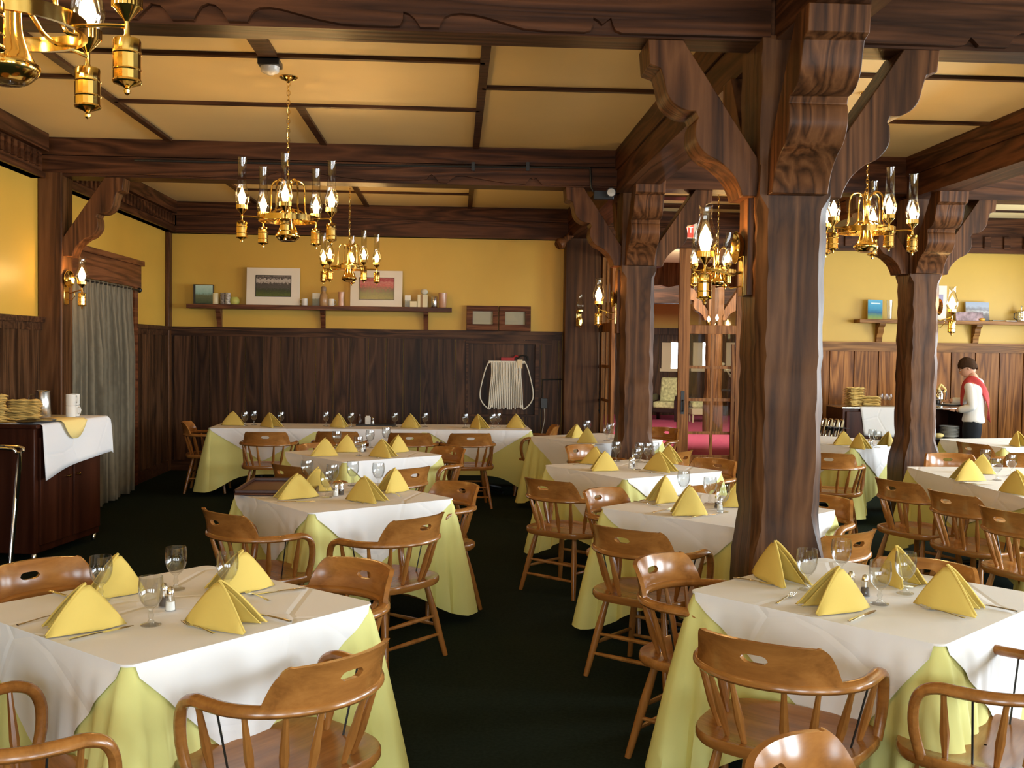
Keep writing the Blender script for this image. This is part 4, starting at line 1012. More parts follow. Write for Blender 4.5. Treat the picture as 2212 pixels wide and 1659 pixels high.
# condiments on the long table
zz = ZT+.0105
a = atz(810, 918, zz); e = empty('black_tray', tuple(a), .02); tag(e, 'flat black tray of condiments in the middle of the long back table', 'tray')
MB().box(-.22, .25, -.12, .12, 0, .012).build('base', black_p, e, bevel=.004, fix=False)
q = atz(776, 917, zz); o = MB().lathe([(.001, 0), (.032, 0), (.034, .05), (.02, .08), (.018, .11), (.001, .112)], 14).build('syrup_jar', plain('dark_jar', (.05, .02, .015), .2), None); o.location = (q.x, q.y, zz+.0125); tag(o, 'dark syrup jar on the black condiment tray', 'jar')
q = atz(795, 918, zz); o = MB().box(-.032, .032, -.02, .02, 0, .085).box(-.025, .025, -.012, .012, .085, .10).build('sugar_packet_holder', china, None, bevel=.003, fix=False); o.location = (q.x, q.y-.03, zz+.0125); tag(o, 'white sugar packet holder on the black condiment tray', 'packet holder')
salt((atz(806, 917, zz).x, q.y+.02, zz+.0125), 0, 'salt shaker on the black tray of the long back table', 'salt shakers')
# ------------------------------------------------------------------ back wall: shelf with its things, frames, escape ladder
SY = YB
zs = aty(690, 661, SY-.10).z
xs0, xs1 = aty(408, 660, SY-.1).x, aty(976, 670, SY-.1).x
e = empty('wall_shelf', ((xs0+xs1)/2, SY, zs)); tag(e, 'long brown shelf of souvenirs on the left part of the back wall', 'shelf')
hw = (xs1-xs0)/2
sh_m = wood('shelf_wood', (.05, .018, .009), (.12, .042, .02), (.18, .07, .03), 'x', 16, .35, .1)
MB().box(-hw, hw, -.24, 0, -.06, 0).build('board', sh_m, e, bevel=.005, fix=False)
for px in (472, 697, 920):
    xx = aty(px, 690, SY-.1).x-e.location.x
    pr = [(0, 0), (-.16, 0), (-.155, -.03), (-.11, -.06), (-.10, -.12), (-.06, -.17), (-.05, -.25), (0, -.28)]
    MB().prism([(y, z) for y, z in pr], -.03, .03).xf(Matrix(((0, 1, 0, xx), (1, 0, 0, 0), (0, 0, 1, -.06), (0, 0, 0, 1)))).build('bracket', sh_m, e)
def landscape(name, stops, scale=7, amp=.12, h=.3):
    m, t, bs = mat(name); tc = nd(t, 'ShaderNodeTexCoord'); sp_ = nd(t, 'ShaderNodeSeparateXYZ'); t.links.new(tc.outputs['Generated'], sp_.inputs[0])
    n = nd(t, 'ShaderNodeTexNoise'); n.inputs['Scale'].default_value = scale; n.inputs['Detail'].default_value = 5; t.links.new(tc.outputs['Generated'], n.inputs['Vector'])
    ma = nd(t, 'ShaderNodeMath', operation='MULTIPLY_ADD'); ma.inputs[1].default_value = amp*2; t.links.new(n.outputs['Fac'], ma.inputs[0])
    sb = nd(t, 'ShaderNodeMath', operation='SUBTRACT'); sb.inputs[1].default_value = amp; t.links.new(sp_.outputs['Z'], sb.inputs[0]); t.links.new(sb.outputs[0], ma.inputs[2])
    r = ramp(t, stops); t.links.new(ma.outputs[0], r.inputs[0]); t.links.new(r.outputs[0], bs.inputs['Base Color']); bs.inputs['Roughness'].default_value = .25; return m
def box_px(b, x0, y0, x1, y1, Y, th, org):
    a, c = aty(x0, y0, Y), aty(x1, y1, Y); return b.box(a.x-org.x, c.x-org.x, Y-org.y, Y+th-org.y, c.z-org.z, a.z-org.z)
def print_px(lab, o, i, art, Y=SY-.13):
    x0, y0, x1, y1 = o; base = aty((x0+x1)/2, y1, Y); base.z = zs
    e = empty('framed_print', tuple(base)); tag(e, lab, 'picture', 'white matted prints on the shelf'); k = (x1-x0)*Y/F/2; hh = aty(x0, y0, Y).z-zs
    b = MB().box(-k, k, 0, .012, 0, hh); mo = b.build('mat_board', mat_white, e, bevel=.003, fix=False)
    ix0, iy0, ix1, iy1 = i; a, c = aty(ix0, iy0, Y), aty(ix1, iy1, Y)
    MB().box(a.x-base.x-.01, c.x-base.x+.01, -.004, .004, c.z-zs-.01, a.z-zs+.01).build('mount_line', black_p, e, fix=False)
    MB().box(a.x-base.x, c.x-base.x, -.007, .002, c.z-zs, a.z-zs).build('print', art, e, fix=False)
    e.rotation_euler = (math.radians(-4), 0, 0)
print_px('matted print of a grey green park scene under pale sky', (533, 577, 646, 660), (553, 595, 627, 640), landscape('art_park', [(.0, (.10, .13, .03)), (.3, (.05, .06, .03)), (.42, (.09, .08, .07)), (.62, (.08, .07, .06)), (.68, (.45, .4, .35)), (.82, (.5, .45, .4)), (.88, (.06, .05, .05)), (1, (.2, .17, .15))], 18, .26))
print_px('matted print of dark hills under a pink red sky', (757, 583, 868, 664), (777, 600, 850, 647), landscape('art_pink', [(.0, (.10, .12, .02)), (.3, (.05, .07, .02)), (.42, (.06, .04, .03)), (.55, (.2, .04, .05)), (.68, (.42, .05, .08)), (.8, (.5, .14, .16)), (.9, (.35, .03, .06)), (1, (.45, .1, .12))], 15, .24))
def at_shelf(px, dy=.13): return (aty(px, 655, SY-dy).x, SY-dy, zs)
def simple(name, cat, lab, b, m, loc, group=None, rz=0, bev=0, ang=40):
    o = b.build(name, m, None, ang=ang, bevel=bev, fix=True); o.location = loc; o.rotation_euler = (0, 0, rz); return tag(o, lab, cat, group)
e = empty('photo_box', at_shelf(440)); tag(e, 'dark edged block with a green lake photograph at the left end of the shelf', 'picture')
MB().box(-.13, .13, -.03, .03, 0, .26).build('frame', black_p, e, bevel=.004, fix=False); MB().box(-.10, .125, -.034, -.028, .01, .25).build('picture', landscape('art_lake', [(0, (.05, .07, .03)), (.45, (.12, .14, .07)), (.55, (.25, .42, .36)), (1, (.45, .62, .55))], 8, .12), e, fix=False)
cyl = lambda r, h: MB().lathe([(.001, 0), (r*.9, 0), (r, .008), (r, h-.006), (r*.92, h), (r*.8, h), (r*.78, h-.01), (.001, h-.01)], 16)
cream = plain('cream_glaze', (.70, .62, .38), .35); lime = plain('lime_wax', (.45, .45, .10), .5); pinkish = plain('pinkish_glass', (.55, .30, .18), .2)
simple('candle_jar', 'candle', 'small cream candle jar beside the lake block', cyl(.042, .15), cream, at_shelf(465))
simple('patterned_tumbler', 'tumbler', 'grey patterned tumbler, left end of the shelf', cyl(.038, .155), plain('grey_pattern', (.25, .22, .2), .35, var=.9, vscale=40), at_shelf(482))
simple('patterned_tumbler', 'tumbler', 'grey and white patterned tumbler beside the lime candle', cyl(.036, .155), plain('white_pattern', (.4, .37, .33), .35, var=.8, vscale=40), at_shelf(492, .17))
simple('lime_candle', 'candle', 'round lime green candle bowl left of the park print', MB().lathe([(.001, 0), (.05, 0), (.07, .03), (.066, .07), (.045, .10), (.001, .10)], 18), lime, at_shelf(506))
mug(at_shelf(658, .15), 3.0, 'white mug on the shelf right of the park print', 'cream mugs')
simple('photo_card', 'card', 'small photo card standing left of the bottle on the shelf', MB().box(-.05, .05, -.006, .006, 0, .17), landscape('art_card', [(0, (.1, .1, .05)), (.5, (.2, .2, .1)), (.6, (.6, .6, .5)), (1, (.65, .65, .55))], 8, .1), at_shelf(683))
e = empty('bottle', at_shelf(699, .17)); tag(e, 'squat brown bottle with round stopper in the middle of the shelf', 'bottle')
MB().lathe([(.001, 0), (.05, 0), (.055, .01), (.055, .10), (.046, .15), (.03, .17), (.03, .19), (.001, .19)], 16).build('flask', plain('bottle_brown', (.40, .24, .11), .25), e)
MB().lathe([(.03, .19), (.036, .20), (.036, .24), (.025, .26), (.001, .262)], 14).build('stopper', plain('stopper', (.30, .2, .12), .4), e)
mug(at_shelf(716, .13), .6, 'white mug right of the squat bottle on the shelf', 'cream mugs')
simple('etched_glass', 'glass', 'pinkish etched glass left of the pink sky print', MB().shell([(.001, 0), (.04, 0), (.042, .02), (.036, .09), (.045, .19), (.042, .19), (.033, .09), (.001, .012)], 16), pinkish, at_shelf(737))
simple('photo_card', 'card', 'narrow photo card right of the pink sky print', MB().box(-.04, .04, -.006, .006, 0, .16), bpy.data.materials['art_card'], at_shelf(881))
simple('gift_box', 'box', 'low cream gift box near the right end of the shelf', MB().box(-.045, .045, -.04, .04, 0, .08), cream, at_shelf(893, .17), bev=.004)
e = empty('gift_box', at_shelf(914)); tag(e, 'tall cream gift box topped with a pale rosette', 'box')
MB().box(-.075, .06, -.05, .05, 0, .17).build('carton', cream, e, bevel=.004, fix=False); MB().box(-.035, -.005, -.052, .052, -.0, .172).build('ribbon', plain('tan_ribbon', (.3, .17, .06), .5), e, fix=False)
MB().sphere((.015, 0, .21), .05, 12, 8, (1, .7, .8)).build('rosette', plain('pale_rosette', (.65, .62, .5), .6), e)
simple('tin_mug', 'mug', 'dark and silver tin mug near the right end of the shelf', cyl(.042, .15), steel, at_shelf(938))
simple('etched_glass', 'glass', 'pinkish etched tumbler at the right end of the shelf', MB().shell([(.001, 0), (.045, 0), (.05, .02), (.055, .20), (.052, .20), (.046, .02), (.001, .012)], 16), pinkish, at_shelf(956))
# double wooden frame standing on the chair rail
Y = YB-.06; a, c = aty(1008, 660, Y), aty(1146, 718, Y); e = empty('double_frame', ((a.x+c.x)/2, Y-.02, RAIL)); e.rotation_euler = (-.1, 0, 0); tag(e, 'double wooden frame with two small notices standing on the chair rail', 'frame')
hw = (c.x-a.x)/2; H = a.z-RAIL
b = MB()
for x0, x1 in ((-hw, -.005), (.005, hw)):
    b.box(x0, x1, -.03, .03, H-.075, H).box(x0, x1, -.03, .03, 0, .085).box(x0, x0+.085, -.03, .03, .085, H-.075).box(x1-.075, x1, -.03, .03, .085, H-.075)
b.build('frame', sh_m, e, bevel=.004, fix=False)
for x0, x1 in ((-hw+.085, -.08), (.09, hw-.075)):
    MB().box(x0, x1, .0, .02, .08, H-.07).build('notice', plain('notice', (.55, .48, .38), .7), e, fix=False); MB().box(x0, x1, -.016, -.012, .08, H-.07).build('glass_pane', pane_m, e, fix=False)
# rope ladder
Y = YB-.05; a = aty(1056, 779, Y); e = empty('rope_ladder', (aty(1095, 779, Y).x, Y, a.z)); tag(e, 'white rope escape ladder bundled and hung in the dark wall recess', 'rope ladder')
MB().box(-.25, .25, -.02, .02, -.035, .0).build('rung', rope_m, e, bevel=.004, fix=False)
R = random.Random(5)
for i in range(19):
    x = -.21+.40*i/18; sp_ = (i-9)/9
    P = [(x, -.03, -.02), (x*.98, -.04-.012*(i % 2), -.18), (x*1.0+.015*sp_, -.045, -.38+R.uniform(-.02, .02)), (x*1.12, -.04, -.55), (x*1.16, -.035, -.65+R.uniform(-.015, .02))]
    MB().tube(catmull(P, 4), .0095, 6).build('rope_strand', rope_m, e)
for s in (-1, 1):
    MB().tube(catmull([(s*.25, -.03, -.02), (s*.30, -.03, -.15), (s*.36, -.03, -.42), (s*.34, -.03, -.55), (s*.24, -.03, -.655), (s*.2, -.03, -.60)], 5), .009, 6).build('side_rope', rope_m, e)
MB().box(-.08, .10, -.03, .02, 0, .045).tube([(.08, 0, .03), (.12, 0, .07), (.15, 0, .06)], .014, 6).build('red_strap', plain('red_strap', (.35, .02, .02), .6), e)
MB().box(.14, .21, -.045, -.04, -.10, .02).build('paper_tag', plain('tag', (.72, .58, .36), .7), e, fix=False)
MB().tube(catmull([(.14, 0, .03), (.20, -.01, .075), (.27, 0, .06), (.29, 0, .0)], 5), .012, 6).build('black_hose', black_m, e)
Y = YB-.05; b = MB(); q = [aty(1230, 819, YB-.02), aty(1172, 820, YB-.02), aty(1172, 862, YB-.02)]
b.tube([(v.x, YB-.045, v.z) for v in q], .010, 8); p = aty(1175, 871, Y); e2 = empty('outlet_box', (p.x, YB-.03, p.z)); tag(e2, 'black outlet box with conduit and grey cord on the back wainscot', 'outlet')
b.xf(Matrix.Translation((-p.x, -(YB-.03), -p.z))).build('conduit', black_m, e2)
MB().box(-.045, .045, -.05, .005, -.07, .07).build('box', black_p, e2, bevel=.004, fix=False)
MB().tube(catmull([(.0, -.04, -.05), (.01, -.05, -.2), (-.02, -.04, -.38), (-.05, -.02, -.6), (-.05, -.02, -.9)], 5), .006, 6).build('cord', plain('grey_cord', (.4, .36, .3), .6), e2)
# ------------------------------------------------------------------ right shelf
zs2 = aty(2000, 692, YB-.1).z; x0 = aty(1850, 690, YB-.1).x
e = empty('wall_shelf', (x0+1.5, YB, zs2)); tag(e, 'light brown shelf of books on the right part of the back wall', 'shelf')
MB().box(-1.5, 1.6, -.22, 0, -.05, 0).build('board', warm_trim, e, bevel=.005, fix=False)
for px in (1903, 2112, 2320):
    xx = aty(px, 715, YB-.1).x-e.location.x; 
    MB().prism(pr, -.04, .04).xf(Matrix(((0, 1, 0, xx), (1, 0, 0, 0), (0, 0, 1, -.05), (0, 0, 0, 1)))).build('bracket', warm_trim, e)
sh2 = lambda px, dy=.12: (aty(px, 690, YB-dy).x, YB-dy, zs2)
e = empty('book', sh2(1890), 0); tag(e, 'upright blue book with a lake and sky cover on the right shelf', 'book'); e.rotation_euler = (-.1, .03, 0)
MB().box(-.10, .10, 0, .025, 0, .27).build('pages', china, e, fix=False); MB().box(-.102, .102, -.006, .002, 0, .272).build('cover', landscape('art_blue', [(0, (.30, .36, .05)), (.2, (.12, .25, .12)), (.35, (.02, .12, .25)), (.6, (.05, .30, .5)), (1, (.12, .42, .65))], 5, .08), e, fix=False); MB().box(-.06, .07, -.008, -.004, .215, .232).build('title_band', plain('title', (.6, .75, .8), .6), e, fix=False)
simple('tall_glass', 'glass', 'tall decorated glass beside the blue book', MB().shell([(.001, 0), (.03, 0), (.033, .02), (.043, .27), (.04, .27), (.03, .02), (.001, .012)], 16), glass_m, sh2(1921))
e = empty('greeting_card', sh2(2030)); tag(e, 'tall white card behind the waitress post lamp', 'card'); MB().box(-.09, .09, 0, .008, 0, .48).build('card', mat_white, e, fix=False); MB().box(-.05, .04, -.003, .001, .2, .36).build('picture', plain('mauve', (.32, .28, .42), .6), e, fix=False)
e = empty('book', sh2(2112, .10)); tag(e, 'upright landscape book with grey mountain cover on the right shelf', 'book'); e.rotation_euler = (-.16, .02, 0)
MB().box(-.165, .165, 0, .03, 0, .265).build('pages', china, e, fix=False); MB().box(-.167, .167, -.006, .002, 0, .267).build('cover', landscape('art_grey', [(0, (.10, .09, .10)), (.35, (.2, .18, .18)), (.5, (.5, .5, .52)), (.62, (.25, .25, .28)), (.75, (.4, .45, .55)), (1, (.35, .42, .55))], 6, .18), e, fix=False)
e = empty('book', sh2(2095, .19)); tag(e, 'wide low book with mauve cover leaning before the mountain book', 'book'); e.rotation_euler = (-.2, 0, 0)
MB().box(-.19, .19, 0, .02, 0, .12).build('pages', china, e, fix=False); MB().box(-.192, .192, -.005, .001, 0, .122).build('cover', plain('mauve_cover', (.32, .22, .24), .4, var=.6, vscale=14), e, fix=False)
simple('orange_trinket', 'ornament', 'small orange ornament before the mountain book', MB().sphere((0, 0, .02), .03, 10, 8, (1.5, .7, .7)), plain('orange_glaze', (.7, .33, .03), .3), sh2(2122, .20))
simple('leaflet_pile', 'leaflet', 'dark leaflet lying open on the right shelf', MB().box(-.13, .13, -.06, .06, 0, .012), black_p, sh2(2158), None, .1)
simple('leaflet', 'leaflet', 'white leaflet lying on the right shelf beside the teapot', MB().box(-.07, .07, -.05, .05, 0, .01), china, sh2(2182, .17), None, -.1)
e = empty('coffee_press', sh2(2206)); tag(e, 'steel banded coffee press at the right end of the shelf', 'coffee press')
MB().shell([(.001, 0), (.06, 0), (.062, .01), (.06, .13), (.057, .13), (.058, .012), (.001, .01)], 18).build('beaker', glass_m, e)
for z in (.015, .06, .115): MB().lathe([(.058, z), (.065, z), (.065, z+.012), (.058, z+.012)], 18).build('steel_band', steel, e)
MB().lathe([(.062, .13), (.064, .14), (.03, .165), (.006, .17), (.006, .2), (.014, .21), (.001, .225)], 16).build('lid', steel, e); MB().tube([(-.06, 0, .12), (-.10, 0, .115), (-.105, 0, .05), (-.065, 0, .02)], .007, 8).build('handle', black_p, e)
# ------------------------------------------------------------------ waiting station
Y0 = 13.35; top = aty(1830, 879, Y0).z; X0, X1 = aty(1820, 900, Y0).x, aty(2097, 900, Y0).x; XM = aty(1985, 900, Y0).x
e = empty('waiting_station', (X0, Y0, 0)); tag(e, 'dark waiting station cabinet with open shelves below the panelling', 'cabinet')
w1, w2 = XM-X0, X1-X0; zsh = aty(2060, 947, Y0).z
MB().box(0, .03, 0, .6, 0, top-.02).box(w1-.03, w1, 0, .6, 0, top-.02).box(w2-.03, w2, 0, .6, 0, top-.02).box(0, w2, .57, .6, 0, top-.02).box(.03, w1-.03, .02, .04, .05, top-.02).build('carcass', cherry, e, bevel=.004, fix=False)
MB().box(-.01, w2+.01, -.01, .6, top-.02, top).build('top', steel, e, bevel=.003, fix=False)
MB().box(w1, w2-.03, 0, .57, zsh-.02, zsh).box(w1, w2-.03, 0, .57, .12, .14).build('shelf', steel, e, fix=False)
MB().box(.05, w1/2-.01, -.012, .02, .08, top-.06).build('door', cherry, e, bevel=.004, fix=False); MB().box(w1/2+.01, w1-.05, -.012, .02, .08, top-.06).build('door', cherry, e, bevel=.004, fix=False)
xa_, xb_ = aty(1857, 890, Y0).x-X0, w2*.72; rows = []
for i in range(31):
    u = i/30; x = xa_+(xb_-xa_)*u; d = .36+.05*u-.0*math.sin(u*3); row = [(x, .25, top+.004), (x, .02, top+.004), (x, -.014, top+.001)]
    for j in range(1, 10): row.append((x+.06*(1-u)*j/9, -.018-.012*math.sin(u*11+j*.55)*(j/9)-.010*j/9, top-.008-d*j/9))
    rows.append(row)
o = MB().grid(rows).build('station_cloth', white_c, None, ang=70, solid=.002); o.location = (X0, Y0, 0); tag(o, 'white cloth draped over the front of the waiting station', 'cloth')
zt2 = top+.008; fx = lambda px: aty(px, 870, Y0+.2).x
stack((fx(1845), Y0+.22, zt2), 19, .3, 'folded yellow napkins in the tall stack on the waiting station', 'tall stack on the waiting station')
stack((fx(1880), Y0+.2, zt2), 10, -.2, 'folded yellow napkins in the low stack on the waiting station', 'low stack on the waiting station')
def wine():
    return MB().shell([(.001, 0), (.032, 0), (.03, .004), (.005, .01), (.004, .06), (.02, .075), (.034, .10), (.034, .13), (.028, .16), (.026, .16), (.031, .12), (.018, .08), (.001, .07)], 14).build('wine_glass', glass_m, None)
wg = proto(tag(wine(), 'glass', 'glass'))
for px, wd in ((1909, 'first'), (1919, 'second'), (1929, 'third')): wg((fx(px), Y0+.3, zt2-.004), 0, 'clear glass on the waiting station, %s from the napkin stacks' % wd, 'glasses on the waiting station')
e = empty('coffee_flask', (aty(2028, 870, Y0+.15).x, Y0+.15, top)); tag(e, 'shiny steel coffee flask with yellow cloth on the waiting station', 'flask')
MB().lathe([(.001, 0), (.055, 0), (.06, .01), (.06, .17), (.045, .22), (.03, .24), (.001, .24)], 18).build('body', chrome, e); MB().tube([(.04, 0, .22), (.09, 0, .24), (.10, 0, .18), (.09, 0, .08), (.06, 0, .05)], .008, 8).build('handle', black_p, e)
MB().tube(catmull([(-.03, -.03, .24), (0, -.04, .30), (.04, -.03, .27), (.07, -.03, .24), (.05, -.05, .2)], 5), .014, 8).build('yellow_cloth', fold_m, e)
def plate(): return MB().lathe([(.001, 0), (.06, 0), (.09, .006), (.125, .018), (.127, .020), (.09, .010), (.001, .005)], 24).build('plate', china, None)
pls = proto(tag(plate(), 'plate', 'plate'))
pxx = aty(2048, 940, Y0+.2).x
for i in range(9): pls((pxx, Y0+.17, zsh+.002+i*.0165), 0, 'white plates stacked on the open shelf of the waiting station', 'plates in the stack on the open shelf')
o = simple('yellow_rag', 'cloth', 'crumpled yellow cloth on the open shelf beside the plates', MB().sphere((0, 0, .03), .05, 12, 8, (1.4, 1, .6)), fold_m, (aty(2028, 945, Y0+.12).x, Y0+.12, zsh))
o = simple('white_tub', 'tub', 'white tub on the floor shelf of the waiting station', MB().box(-.16, .16, -.15, .15, 0, .2), china, (aty(2034, 975, Y0+.3).x, Y0+.25, .142), bev=.02)
# folded chrome tray stands leaning on the station
for i, px in enumerate((1793, 1806, 1819, 1830)):
    yb = 12.75; p = aty(px-12, 955, yb); e = empty('tray_stand', (p.x, yb, 0), .12); zt = aty(px, 906+i, yb+.25).z
    tag(e, 'folded chrome tray stand leaning left of the waiting station, %s from the left' % ('first', 'second', 'third', 'fourth')[i], 'tray stand', 'folded chrome tray stands')
    for s in (0, 1):
        MB().tube(catmull([(-.16+.04*s, -.1, .013), (.0+.02*s, .1, zt*.6), (.12+.01*s, .22, zt-.04), (.145, .25, zt), (.165, .31, zt), (.15, .36, zt-.04), (.02+.03*s, .26, zt*.5), (-.12+.04*s, .12, .013)], 4), .012, 8).build('leg_frame', chrome, e)
    MB().box(.10, .17, .12, .34, zt-.09, zt-.085).build('strap', black_m, e, fix=False)
# ------------------------------------------------------------------ lobby
LP = (aty(1541, 800, 21).x, 21.0)
hewn_post('post', *LP, .15, 'timber post standing in the lobby, seen through the glass door', .17)
for a in (0, PI): bracket(LP[0], LP[1], 3.05, a, .2, 'carved bracket of the lobby post, %s side' % Bn[a], .14)
a, c = aty(1400, 566, 18), aty(1470, 622, 18); b = MB(); n = 40; xx0, xx1 = a.x-2, c.x+3
for i in range(n):
    u0, u1 = i/n, (i+1)/n; zf = lambda u: c.z+.05*abs(math.sin(u*PI*14))
    x0_, x1_ = xx0+(xx1-xx0)*u0, xx0+(xx1-xx0)*u1
    b.add([(x0_, 18, zf(u0)), (x1_, 18, zf(u1)), (x1_, 18, a.z), (x0_, 18, a.z), (x0_, 18.06, zf(u0)), (x1_, 18.06, zf(u1)), (x1_, 18.06, a.z), (x0_, 18.06, a.z)], [(0, 1, 2, 3), (4, 7, 6, 5), (0, 4, 5, 1), (3, 2, 6, 7)])
struct(b.build('beam', door_m), 'scalloped wooden board hanging across the lobby', 'beam')
struct(MB().box(xx0, xx1, 22.5, 22.8, aty(1440, 655, 22.5).z, ZC).build('beam', beam_x, fix=False), 'dark beam farther back in the lobby', 'beam')
floral = plain('floral_cloth', (.42, .40, .20), .85, var=.45, vscale=14)
q = atz(1440, 908, 0); e = empty('armchair', (q.x, q.y, 0), -.5); tag(e, 'dark wooden armchair with floral cushions in the lobby', 'armchair')
MB().box(-.28, .28, -.25, .3, .30, .46).build('seat_cushion', floral, e, bevel=.04, fix=False); o = MB().box(-.28, .28, -.08, .08, 0, .62).build('back_cushion', floral, e, bevel=.05, fix=False); o.location = (0, .32, .42); o.rotation_euler = (-.22, 0, 0)
dk = plain('dark_wood', (.02, .012, .01), .3)
for s in (-1, 1):
    MB().prism([(-.36, .0), (-.28, .0), (-.24, .45), (.28, .5), (.34, .0), (.44, .0), (.36, .58), (.1, .64), (-.30, .62), (-.40, .5)], -.035, .035).xf(Matrix(((0, 1, 0, s*.33), (1, 0, 0, 0), (0, 0, 1, 0), (0, 0, 0, 1)))).build('arm', dk, e)
MB().box(-.3, .3, -.22, .3, .2, .3).build('frame', dk, e, bevel=.01, fix=False)
q = atz(1513, 912, 0); e = empty('wicker_stool', (q.x, q.y, 0)); tag(e, 'low pale wicker seat with cushion in the lobby, through the glass', 'stool')
wk = plain('wicker', (.5, .40, .26), .7, bump=.5, bscale=80); MB().box(-.25, .25, -.2, .2, .18, .34).build('frame', wk, e, bevel=.02, fix=False); MB().box(-.24, .24, -.19, .19, .34, .50).build('cushion', floral, e, bevel=.05, fix=False)
for x in (-.22, .22):
    for y in (-.17, .17): MB().rod((x, y, 0), (x, y, .2), [(.02, 0), (.024, 1)], 8).build('leg', wk, e)
q = atz(1580, 905, 0); e = empty('lobby_table', (q.x, q.y, 0)); tag(e, 'dark lobby table seen through the right panes of the glass door', 'table')
MB().box(-.55, .55, -.3, .3, .70, .74).build('tabletop', dk, e, bevel=.006, fix=False)
for x in (-.48, .48):
    for y in (-.24, .24): MB().rod((x, y, 0), (x, y, .7), [(.03, 0), (.04, .5), (.03, 1)], 8).build('leg', dk, e)
e2 = empty('flower_vase', (q.x+.05, q.y, .74)); tag(e2, 'vase of dried flowers on the lobby table', 'vase')
MB().shell([(.001, 0), (.07, 0), (.10, .1), (.06, .22), (.08, .26), (.07, .26), (.05, .22), (.09, .1), (.001, .01)], 14).build('vase', glass_m, e2)
R = random.Random(9)
for i in range(9):
    a = R.uniform(0, 6.28); r = R.uniform(.1, .32); h = R.uniform(.45, .75); MB().tube([(0, 0, .05), (.3*r*math.cos(a), .3*r*math.sin(a), .3), (r*math.cos(a), r*math.sin(a), h)], .006, 5).sphere((r*math.cos(a), r*math.sin(a), h), .06, 8, 6, (1, 1, .7)).build('dried_flower', (cream, wk, fold_m)[i % 3], e2)
# ------------------------------------------------------------------ the waitress
def skin_body(name, chains, m, parent, sub=2, root=0):
    V = []; E = []; Rr = []; idx = {}
    for ch_ in chains:
        prev = None
        for k, (p, r) in enumerate(ch_):
            key = tuple(round(c, 4) for c in p)
            if key in idx: i = idx[key]
            else: i = len(V); idx[key] = i; V.append(p); Rr.append(r)
            if prev is not None and prev != i: E.append((prev, i))
            prev = i
    me = bpy.data.meshes.new(name); me.from_pydata(V, E, []); o = bpy.data.objects.new(name, me); COL.objects.link(o); o.parent = parent
    md = o.modifiers.new('skin', 'SKIN'); md.use_smooth_shade = True
    lay = me.skin_vertices[0].data if me.skin_vertices else None
    if lay is None:
        bm = bmesh.new(); bm.from_mesh(me); bm.verts.layers.skin.verify(); bm.to_mesh(me); bm.free(); lay = me.skin_vertices[0].data
    for i, r in enumerate(Rr):
        lay[i].radius = r if isinstance(r, tuple) else (r, r)
        lay[i].use_root = (i == root)
    sm = o.modifiers.new('sub', 'SUBSURF'); sm.levels = sub; sm.render_levels = sub
    me.materials.append(m); return o
WYP = 12.85; wp = aty(2100, 930, WYP)
TH = -.6; e = empty('person', (wp.x, WYP, 0), TH); tag(e, 'waitress in white blouse, red sash and black trousers holding a tray, bending left', 'person')
skinm = plain('skin', (.62, .33, .21), .5); blouse = plain('white_blouse', (.82, .78, .74), .75, bump=.2, bscale=14); trous = plain('black_trousers', (.014, .015, .018), .85, spec=.15); hairm = plain('short_brown_hair', (.05, .024, .012), .85, bump=.5, bscale=70, spec=.1)
hd = Vector((-.075, 0, 1.525))
# body: neck, arms with hands, legs as one skin (clothes lie over it)
P0 = (.0, 0, .90)
sh = [(-.02, -.165, 1.30), (-.02, .165, 1.30)]
el = [(.03, -.215, 1.035), (-.13, .20, 1.08)]; wr = [(-.175, -.17, .985), (-.30, .10, 1.10)]
arms = []
for k in (0, 1): arms.append([((.045, 0, 1.345), .06), (sh[k], .05), (el[k], .042), (wr[k], .028)])
body = skin_body('body', [[(P0, (.09, .08)), ((.045, 0, 1.12), (.09, .07)), ((.055, 0, 1.26), (.10, .07)), ((.045, 0, 1.345), .06), ((.005, 0, 1.415), .052), ((-.045, 0, 1.47), .055)]]+arms
    + [[(P0, (.09, .08)), ((.0, s*.085, .80), .09), ((-.02, s*.09, .45), .06), ((.02, s*.09, .09), .04)] for s in (-1, 1)], skinm, e)
# hands: palm plus five fingers
for k, (w_, d, pal) in enumerate(((Vector(wr[0]), Vector((-.95, .15, .12)).normalized(), Vector((0, 0, 1))), (Vector(wr[1]), Vector((-.93, -.1, -.30)).normalized(), Vector((0, 0, -1))))):
    side = d.cross(pal).normalized(); up = side.cross(d)
    chs = [[(tuple(w_), .026), (tuple(w_+d*.04), (.034, .02)), (tuple(w_+d*.085), (.036, .016))]]
    hand = skin_body('hand', chs, skinm, e)
    for f in range(5):
        if f < 4:
            s0 = w_+d*.08+side*(.027-.018*f); Ls = (.075, .085, .08, .062)[f]; cv = -up*.25 if k == 0 else -up*.0+pal*.45
            c = [(tuple(s0), .009), (tuple(s0+d*Ls*.45+cv*Ls*.12), .0085), (tuple(s0+d*Ls*.8+cv*Ls*.35), .008), (tuple(s0+d*Ls*.95+cv*Ls*.6), .007)]
        else:
            s0 = w_+d*.03+side*.022; q2 = (d*.6+side*.75).normalized(); c = [(tuple(s0), .011), (tuple(s0+q2*.035), .0095), (tuple(s0+q2*.03+d*.035), .008)]
        skin_body('finger' if f < 4 else 'thumb', [c], skinm, hand)
